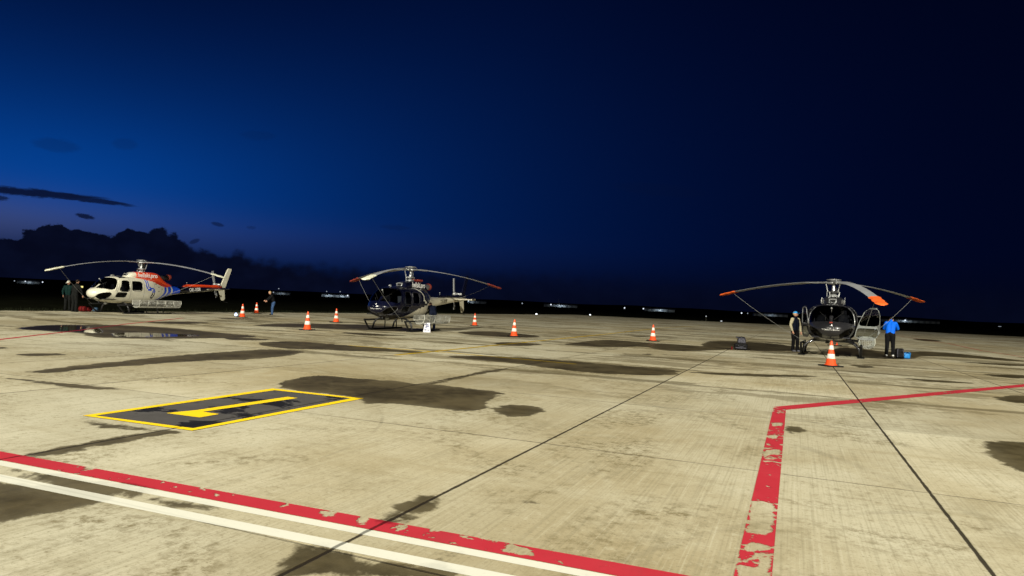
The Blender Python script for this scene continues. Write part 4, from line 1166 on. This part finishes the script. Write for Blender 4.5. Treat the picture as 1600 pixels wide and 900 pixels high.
person('person in dark clothes bending over the wire basket of the navy helicopter', gp(674.5, 517.3), rad(20), bend=55, headbend=10, height=1.74,
    arms=[((.06, .12, -.24), (.03, .26, -.44)), ((-.06, .12, -.24), (-.03, .26, -.44))], jacket=DNAVY, trousers=DNAVY, shoes=BLK, hair=HAIRD, face=False)

# ------------------------------------------------------------------ bags, case, board
BAGB = mat('black_nylon', (.005, .005, .006), .6, spec=.08, var=.3, scale=14, bump=.4)
BAGG = mat('grey_nylon', (.05, .05, .065), .5, spec=.08, var=.5, scale=14, bump=.5)
BAGR = mat('dark_red_nylon', (.09, .006, .006), .7, spec=.08, var=.25, scale=10, bump=.4)
BAGBL = mat('blue_nylon', (.005, .16, .48), .55, var=.2, scale=10, bump=.4)
def soft(bm, c, s, bev, jit=.012):
    n0 = len(bm.verts); box(bm, c, s, None, bev)
    bm.verts.ensure_lookup_table()
    for v in list(bm.verts)[n0:]: v.co += Vector([random.uniform(-jit, jit) for _ in range(3)])
def g3(px, py): g = G(px, py); return (g[0], g[1], .001)
t = thing('equipment_case', 'squat black soft equipment case on the concrete left of the person in the blue cap', 'case', g3(1157.5, 547), rad(-18))
bm = bmesh.new(); soft(bm, (0, 0, .14), (.54, .34, .26), .05); bm_obj('case_body', bm, BAGB, t, True)
bm = bmesh.new(); tube(bm, [(-.12, -.175, .22), (-.08, -.22, .16), (.08, -.22, .16), (.12, -.175, .22)], .012, 6); bm_obj('carry_handle', bm, BAGG, t)
bm = bmesh.new(); box(bm, (0, -.172, .1), (.42, .012, .04), None, .004); bm_obj('webbing', bm, BAGG, t)
bl_ = g3(1157.5, 547)
t = thing('shoulder_bag', 'grey crumpled bag sitting on top of the black equipment case', 'bag', (bl_[0], bl_[1] + .02, .285), rad(-10))
bm = bmesh.new(); soft(bm, (.02, 0, .12), (.33, .24, .24), .06, .02); bm_obj('bag_body', bm, BAGG, t, True)
bm = bmesh.new(); soft(bm, (-.03, -.01, .255), (.34, .22, .05), .02, .01); bm_obj('bag_flap', bm, BAGG, t, True)
bm = bmesh.new(); tube(bm, [(-.14, -.1, .1), (-.15, -.14, .24), (-.02, -.15, .30), (.13, -.13, .25), (.17, -.1, .05)], .012, 6); bm_obj('strap', bm, BAGB, t)
o = bmesh.new(); lathe(o, [(.03, 0), (.032, .01), (.030, .10), (.018, .12), (.016, .15)], 14)
t = bm_obj('red_bottle', o, BAGR, None, True); t.location = g3(1143.5, 546.5); tag(t, 'small dark red bottle standing just left of the black equipment case', 'bottle')
t = thing('backpack', 'upright black backpack on the ground at the feet of the person in blue', 'backpack', g3(1405, 560), rad(-15))
bm = bmesh.new(); soft(bm, (0, 0, .21), (.30, .22, .40), .07, .015); bm_obj('pack_body', bm, BAGB, t, True)
bm = bmesh.new(); soft(bm, (.01, -.13, .15), (.22, .08, .20), .03, .01); bm_obj('front_pocket', bm, BAGB, t, True)
for s in (1, -1):
    bm = bmesh.new(); tube(bm, [(s * .09, -.12, .38), (s * .11, -.18, .26), (s * .10, -.15, .06)], .016, 6); bm_obj('shoulder_strap', bm, BAGG, t)
t = thing('blue_bag', 'bright blue bag with a dark side lying right of the black backpack', 'bag', g3(1414.5, 560), rad(10))
bm = bmesh.new(); soft(bm, (0, 0, .13), (.30, .26, .25), .06, .015); bm_obj('bag_body', bm, BAGBL, t, True)
bm = bmesh.new(); soft(bm, (-.06, 0, .255), (.16, .22, .04), .015, .006); bm_obj('bag_flap', bm, BAGB, t, True)
bm = bmesh.new(); tube(bm, [(-.1, -.13, .2), (0, -.16, .25), (.1, -.13, .2)], .011, 6); bm_obj('handle', bm, BAGB, t)
t = thing('duffel_bag', 'dark red duffel bag on the apron edge beside the person in grey', 'bag', g3(133, 487), rad(8))
bm = bmesh.new(); tube(bm, [(-.33, 0, .15), (-.28, 0, .155), (.28, 0, .155), (.33, 0, .15)], [.11, .155, .155, .11], 16); bm_obj('bag_body', bm, BAGR, t, True)
bm = bmesh.new()
for x in (-.14, .14): tube(bm, [(x + .158 * 0, .160 * math.cos(a), .155 + .160 * math.sin(a)) for a in np.linspace(0, math.pi * 2, 20)], .012, 5)
bm_obj('webbing', bm, BAGB, t)
t = thing('small_rucksack', 'small blue rucksack with white straps lying right of the red duffel bag', 'bag', g3(149, 486.6), rad(0))
bm = bmesh.new(); soft(bm, (0, 0, .12), (.32, .24, .22), .07, .012); bm_obj('pack_body', bm, mat('slate_blue_nylon', (.02, .06, .12), .7), t, True)
bm = bmesh.new(); tube(bm, [(-.12, -.14, .03), (-.11, -.16, .16), (-.04, -.14, .24), (.03, -.14, .12)], .018, 6); bm_obj('strap', bm, WTXT, t)
# folded white board with bluish print, beside the basket
t = thing('folding_sign', 'small white folding board with blue print standing by the navy helicopter basket', 'sign', g3(667, 519.2), rad(2))
PRINT = mat('blue_print', (.03, .045, .16), .6)
for s in (1, -1):
    bm = bmesh.new(); V = [(-.17, s * .11, 0), (.17, s * .11, 0), (.13, s * .012, .46), (-.13, s * .012, .46)]
    vv = [bm.verts.new(v) for v in V] + [bm.verts.new((v[0], v[1] + s * .012, v[2])) for v in V]
    for f in ((0, 1, 2, 3), (7, 6, 5, 4), (0, 4, 5, 1), (1, 5, 6, 2), (2, 6, 7, 3), (3, 7, 4, 0)): bm.faces.new([vv[i] for i in f])
    bmesh.ops.recalc_face_normals(bm, faces=bm.faces); p = bm_obj('board', bm, mat('white_board', (.50, .50, .55), .4, var=.03), t)
    if s < 0:
        def onb(x, z, e=.002): return (x, -(.11 + (.012 - .11) * z / .46) - .012 - e, z)
        bm = bmesh.new()
        for x0, x1, z0, z1 in ((-.08, .07, .36, .40), (-.07, .09, .27, .33), (-.09, .02, .22, .25), (-.12, -.02, .09, .14), (.0, .05, .09, .12), (.07, .12, .08, .13)):
            bm.faces.new([bm.verts.new(onb(x, z)) for x, z in ((x0, z0), (x1, z0), (x1, z1), (x0, z1))])
        bm_obj('print', bm, PRINT, p)

# ------------------------------------------------------------------ ground lights at the apron edge, far lights
EBLUE = mat('blue_lamp_glow', (.5, .6, 1.), .4, emit=(.45, .62, 1.), estr=3.)
EWH = mat('white_lamp_glow', (.9, .9, 1.), .4, emit=(.80, .88, 1.), estr=1.0)
EDIM = mat('dim_lamp_glow', (.3, .3, .3), .4, emit=(.75, .85, 1.), estr=.22)
EMID = mat('mid_lamp_glow', (.3, .3, .3), .4, emit=(.80, .88, 1.), estr=.6)
def edge_light(px, py, label, m, r=.07, h=.16):
    t = thing('edge_light', label, 'ground light', g3(px, py), 0, 'lights along the apron edge')
    bm = bmesh.new(); lathe(bm, [(.09, 0), (.09, .02), (.03, .03), (.03, h)], 12); bm_obj('lamp_post', bm, mat('lamp_housing', (.05, .045, .03), .6), t)
    bm = bmesh.new(); lathe(bm, [(r * .8, h), (r, h + .03), (r, h + .10), (r * .6, h + .15), (.01, h + .17)], 14); bm_obj('lamp_dome', bm, m, t, True)
    return t
edge_light(368.5, 494.5, 'bluish ground light glowing left of the cone beside the white helicopter tail', EBLUE, .07, .05)
edge_light(838, 494.5, 'white ground light on the far apron edge, left of the two beyond the lone cone', EWH, .13, .25)
edge_light(922, 495, 'white ground light on the far apron edge, right of the two beyond the lone cone', EWH, .13, .25)
edge_light(1127, 505, 'faint ground light on the far edge above the black equipment case', EDIM, .14, .25)
edge_light(1367.5, 517, 'white ground light just right of the open door of the grey helicopter', EWH, .12, .25)
edge_light(1562, 514, 'pale lamp in the dark beyond the apron at the far right', EDIM, .6, 1.0)
edge_light(1103, 502, 'dim bluish marker post on the far apron edge', EDIM, .10, .8)

FARW = mat('pale_cladding', (.34, .36, .36), .8, var=.1, scale=.2)
def far_site(label, cx, py, width_px, D, lamp_px, watts, dark=False):  # made-up sheds: their lit walls stand in for lamp glow in haze
    """made-up low shed standing in for horizon glow, with added lamps lighting its wall"""
    g = lambda px, D=D: (px - 800) / FPX * D
    X = g(cx); wm = width_px / FPX * D
    t = thing('stand_in_shed', label, 'building', (X, D, 0), -math.atan2(X, D) * .6, 'made-up sheds standing in for the horizon glow')
    h = 2.8; bm = bmesh.new(); box(bm, (0, 6, h / 2), (wm, 12, h), None, 0); bm_obj('wall', bm, FARW, t)
    bm = bmesh.new(); vv = [bm.verts.new(v) for v in ((-wm / 2 - .5, -.5, h), (wm / 2 + .5, -.5, h), (wm / 2 + .5, 12.5, h), (-wm / 2 - .5, 12.5, h), (-wm / 2 - .5, 6, h + 1.2), (wm / 2 + .5, 6, h + 1.2))]
    for f in ((0, 1, 5, 4), (3, 4, 5, 2), (0, 4, 3), (1, 2, 5)): bm.faces.new([vv[i] for i in f])
    bm_obj('roof', bm, mat('dark_roof', (.03, .03, .035), .8), t)
    bm = bmesh.new()
    for x in np.arange(-wm / 2 + 3, wm / 2 - 2, 6): box(bm, (x, -.03, 1.4), (2.6, .08, 2.6), None, .02)
    each('shed_door', bm, mat('shed_door_grey', (.16, .18, .2), .7), t)
    for lx, hh in lamp_px:
        l = bpy.data.lights.new('added_shed_lamp', 'POINT'); l.energy = watts * .05; l.color = (.75, .88, 1.); l.shadow_soft_size = .3  # added lamp, brightens the stand-in wall so it reads as glow
        lo = bpy.data.objects.new('added_shed_lamp', l); COL.objects.link(lo); lo.parent = t; lo.location = (lx * wm, -3.5, 4.6)
def lamp_mast(label, px, top_py, D, r, m=EWH, group='lamps far beyond the airfield'):
    X = (px - 800) / FPX * D; hz = 439.2 + .0443 * px
    H_ = max(2.5, CAMH + (hz - top_py) / FPX * D)
    t = thing('lamp_mast', label, 'lamp mast', (X, D, 0), 0, group)
    bm = bmesh.new(); tube(bm, [(0, 0, -.1), (0, 0, H_)], [.16, .07], 8); bm_obj('pole', bm, DARKM, t)
    bm = bmesh.new(); ball(bm, (0, 0, H_), (r, r * .6, r), 10); bm_obj('lamp_head', bm, m, t, True)
far_site('made-up pale shed standing in for horizon glow above the far left people', 45, 443, 30, 760, [(.0, 0)], 9000)
far_site('short made-up shed standing in for horizon glow just right of the person in jeans', 440, 460, 24, 800, [(.0, 0)], 6000)
far_site('made-up shed for the glow under two tall lamps, left of the navy helicopter nose', 525, 464, 42, 800, [(-.25, 0), (.25, 0)], 16000)
far_site('made-up shed standing in for dim glow just right of the navy helicopter tail', 746, 474, 30, 800, [(-.3, 0)], 6000)
far_site('made-up shed standing in for horizon glow beyond the two white ground lights', 877, 479, 52, 800, [(.0, 0)], 20000)
far_site('made-up shed standing in for horizon glow beyond the lone cone in the right half', 1032, 486.5, 46, 800, [(.0, 0)], 20000)
far_site('made-up shed standing in for dim glow left of the person in the blue cap', 1206, 493.5, 50, 800, [(.0, 0)], 7000)
far_site('made-up shed standing in for horizon glow right of the person in the blue jacket', 1424, 503.5, 80, 800, [(-.1, 0)], 14000)
for lab, px, py, D, r, m in (
    ('faint lamp at the very left end of the horizon lights', 23, 444.5, 700, .8, EDIM), ('white lamp on the horizon just left of the pair of people', 67, 445.6, 700, .9, EMID),
    ('lamp above the stand-in shed at the far left', 40, 440.5, 700, .8, EMID),
    ('tall lamp left of the brightest stand-in shed, beyond the person in jeans', 436, 451, 700, .7, EDIM), ('low lamp at the left end of the short stand-in shed', 428, 462, 700, .8, EDIM),
    ('left of the two tall lamps over the brightest stand-in shed', 511, 455.3, 700, .7, EDIM), ('right of the two tall lamps over the brightest stand-in shed', 532, 455.7, 700, .7, EDIM),
    ('bright lamp at the right end of the brightest stand-in shed', 544, 465.3, 700, 1.0, EMID), ('lamp just right of the navy helicopter tail fin', 733, 473, 700, .8, EMID),
    ('lone dim lamp beyond the cone at centre right', 817, 479.3, 700, .9, EDIM), ('white lamp left of the stand-in shed beyond the two white ground lights', 862, 480.6, 700, 1., EMID),
    ('white lamp left of the stand-in shed beyond the lone cone, farther from it', 977, 486.7, 700, 1., EMID), ('white lamp at the left end of the stand-in shed beyond the lone cone', 1006.5, 486.7, 700, 1., EMID),
    ('left of the two small lamps above the black equipment case', 1160, 494.2, 700, 1., EMID), ('right of the two small lamps above the black equipment case', 1169.5, 494.2, 700, .7, EDIM),
    ('lamp glowing in front of the stand-in shed right of the person in blue', 1416, 503, 700, 1.1, EMID)):
    lamp_mast(lab, px, py, D, r * .75, m)
# lattice mast above the stand-in shed beyond the two ground lights
t = thing('lattice_mast', 'thin dark lattice mast behind the stand-in shed beyond the two white ground lights', 'mast', ((873.5 - 800) / FPX * 780, 780, 0))
bm = bmesh.new(); Hm = 9.5
for a in range(3): tube(bm, [(.6 * math.cos(a * 2.094), .6 * math.sin(a * 2.094), 0), (.15 * math.cos(a * 2.094), .15 * math.sin(a * 2.094), Hm)], .08, 5)
for z in np.arange(.5, Hm, 1.): tube(bm, [((.6 - .045 * z) * math.cos(a * 2.094), (.6 - .045 * z) * math.sin(a * 2.094), z + .3 * a) for a in range(4)], .05, 4)
bm_obj('lattice', bm, STEEL, t)
# lit yellow taxiway sign far behind the pair of people
D = 250; X = (125.5 - 800) / FPX * D
t = thing('taxiway_sign', 'small lit yellow sign in the dark right of the person in dark grey', 'sign', (X, D, 0), .45)
bm = bmesh.new(); box(bm, (0, 0, .78), (2.1, .2, .62), None, .02); bm_obj('sign_face', bm, mat('lit_yellow_sign', (.8, .7, .2), .5, emit=(1., .88, .30), estr=.55), t)
bm = bmesh.new()
for x in (-.8, .8): tube(bm, [(x, 0, 0), (x, 0, .5)], .05, 6)
each('sign_leg', bm, DARKM, t)
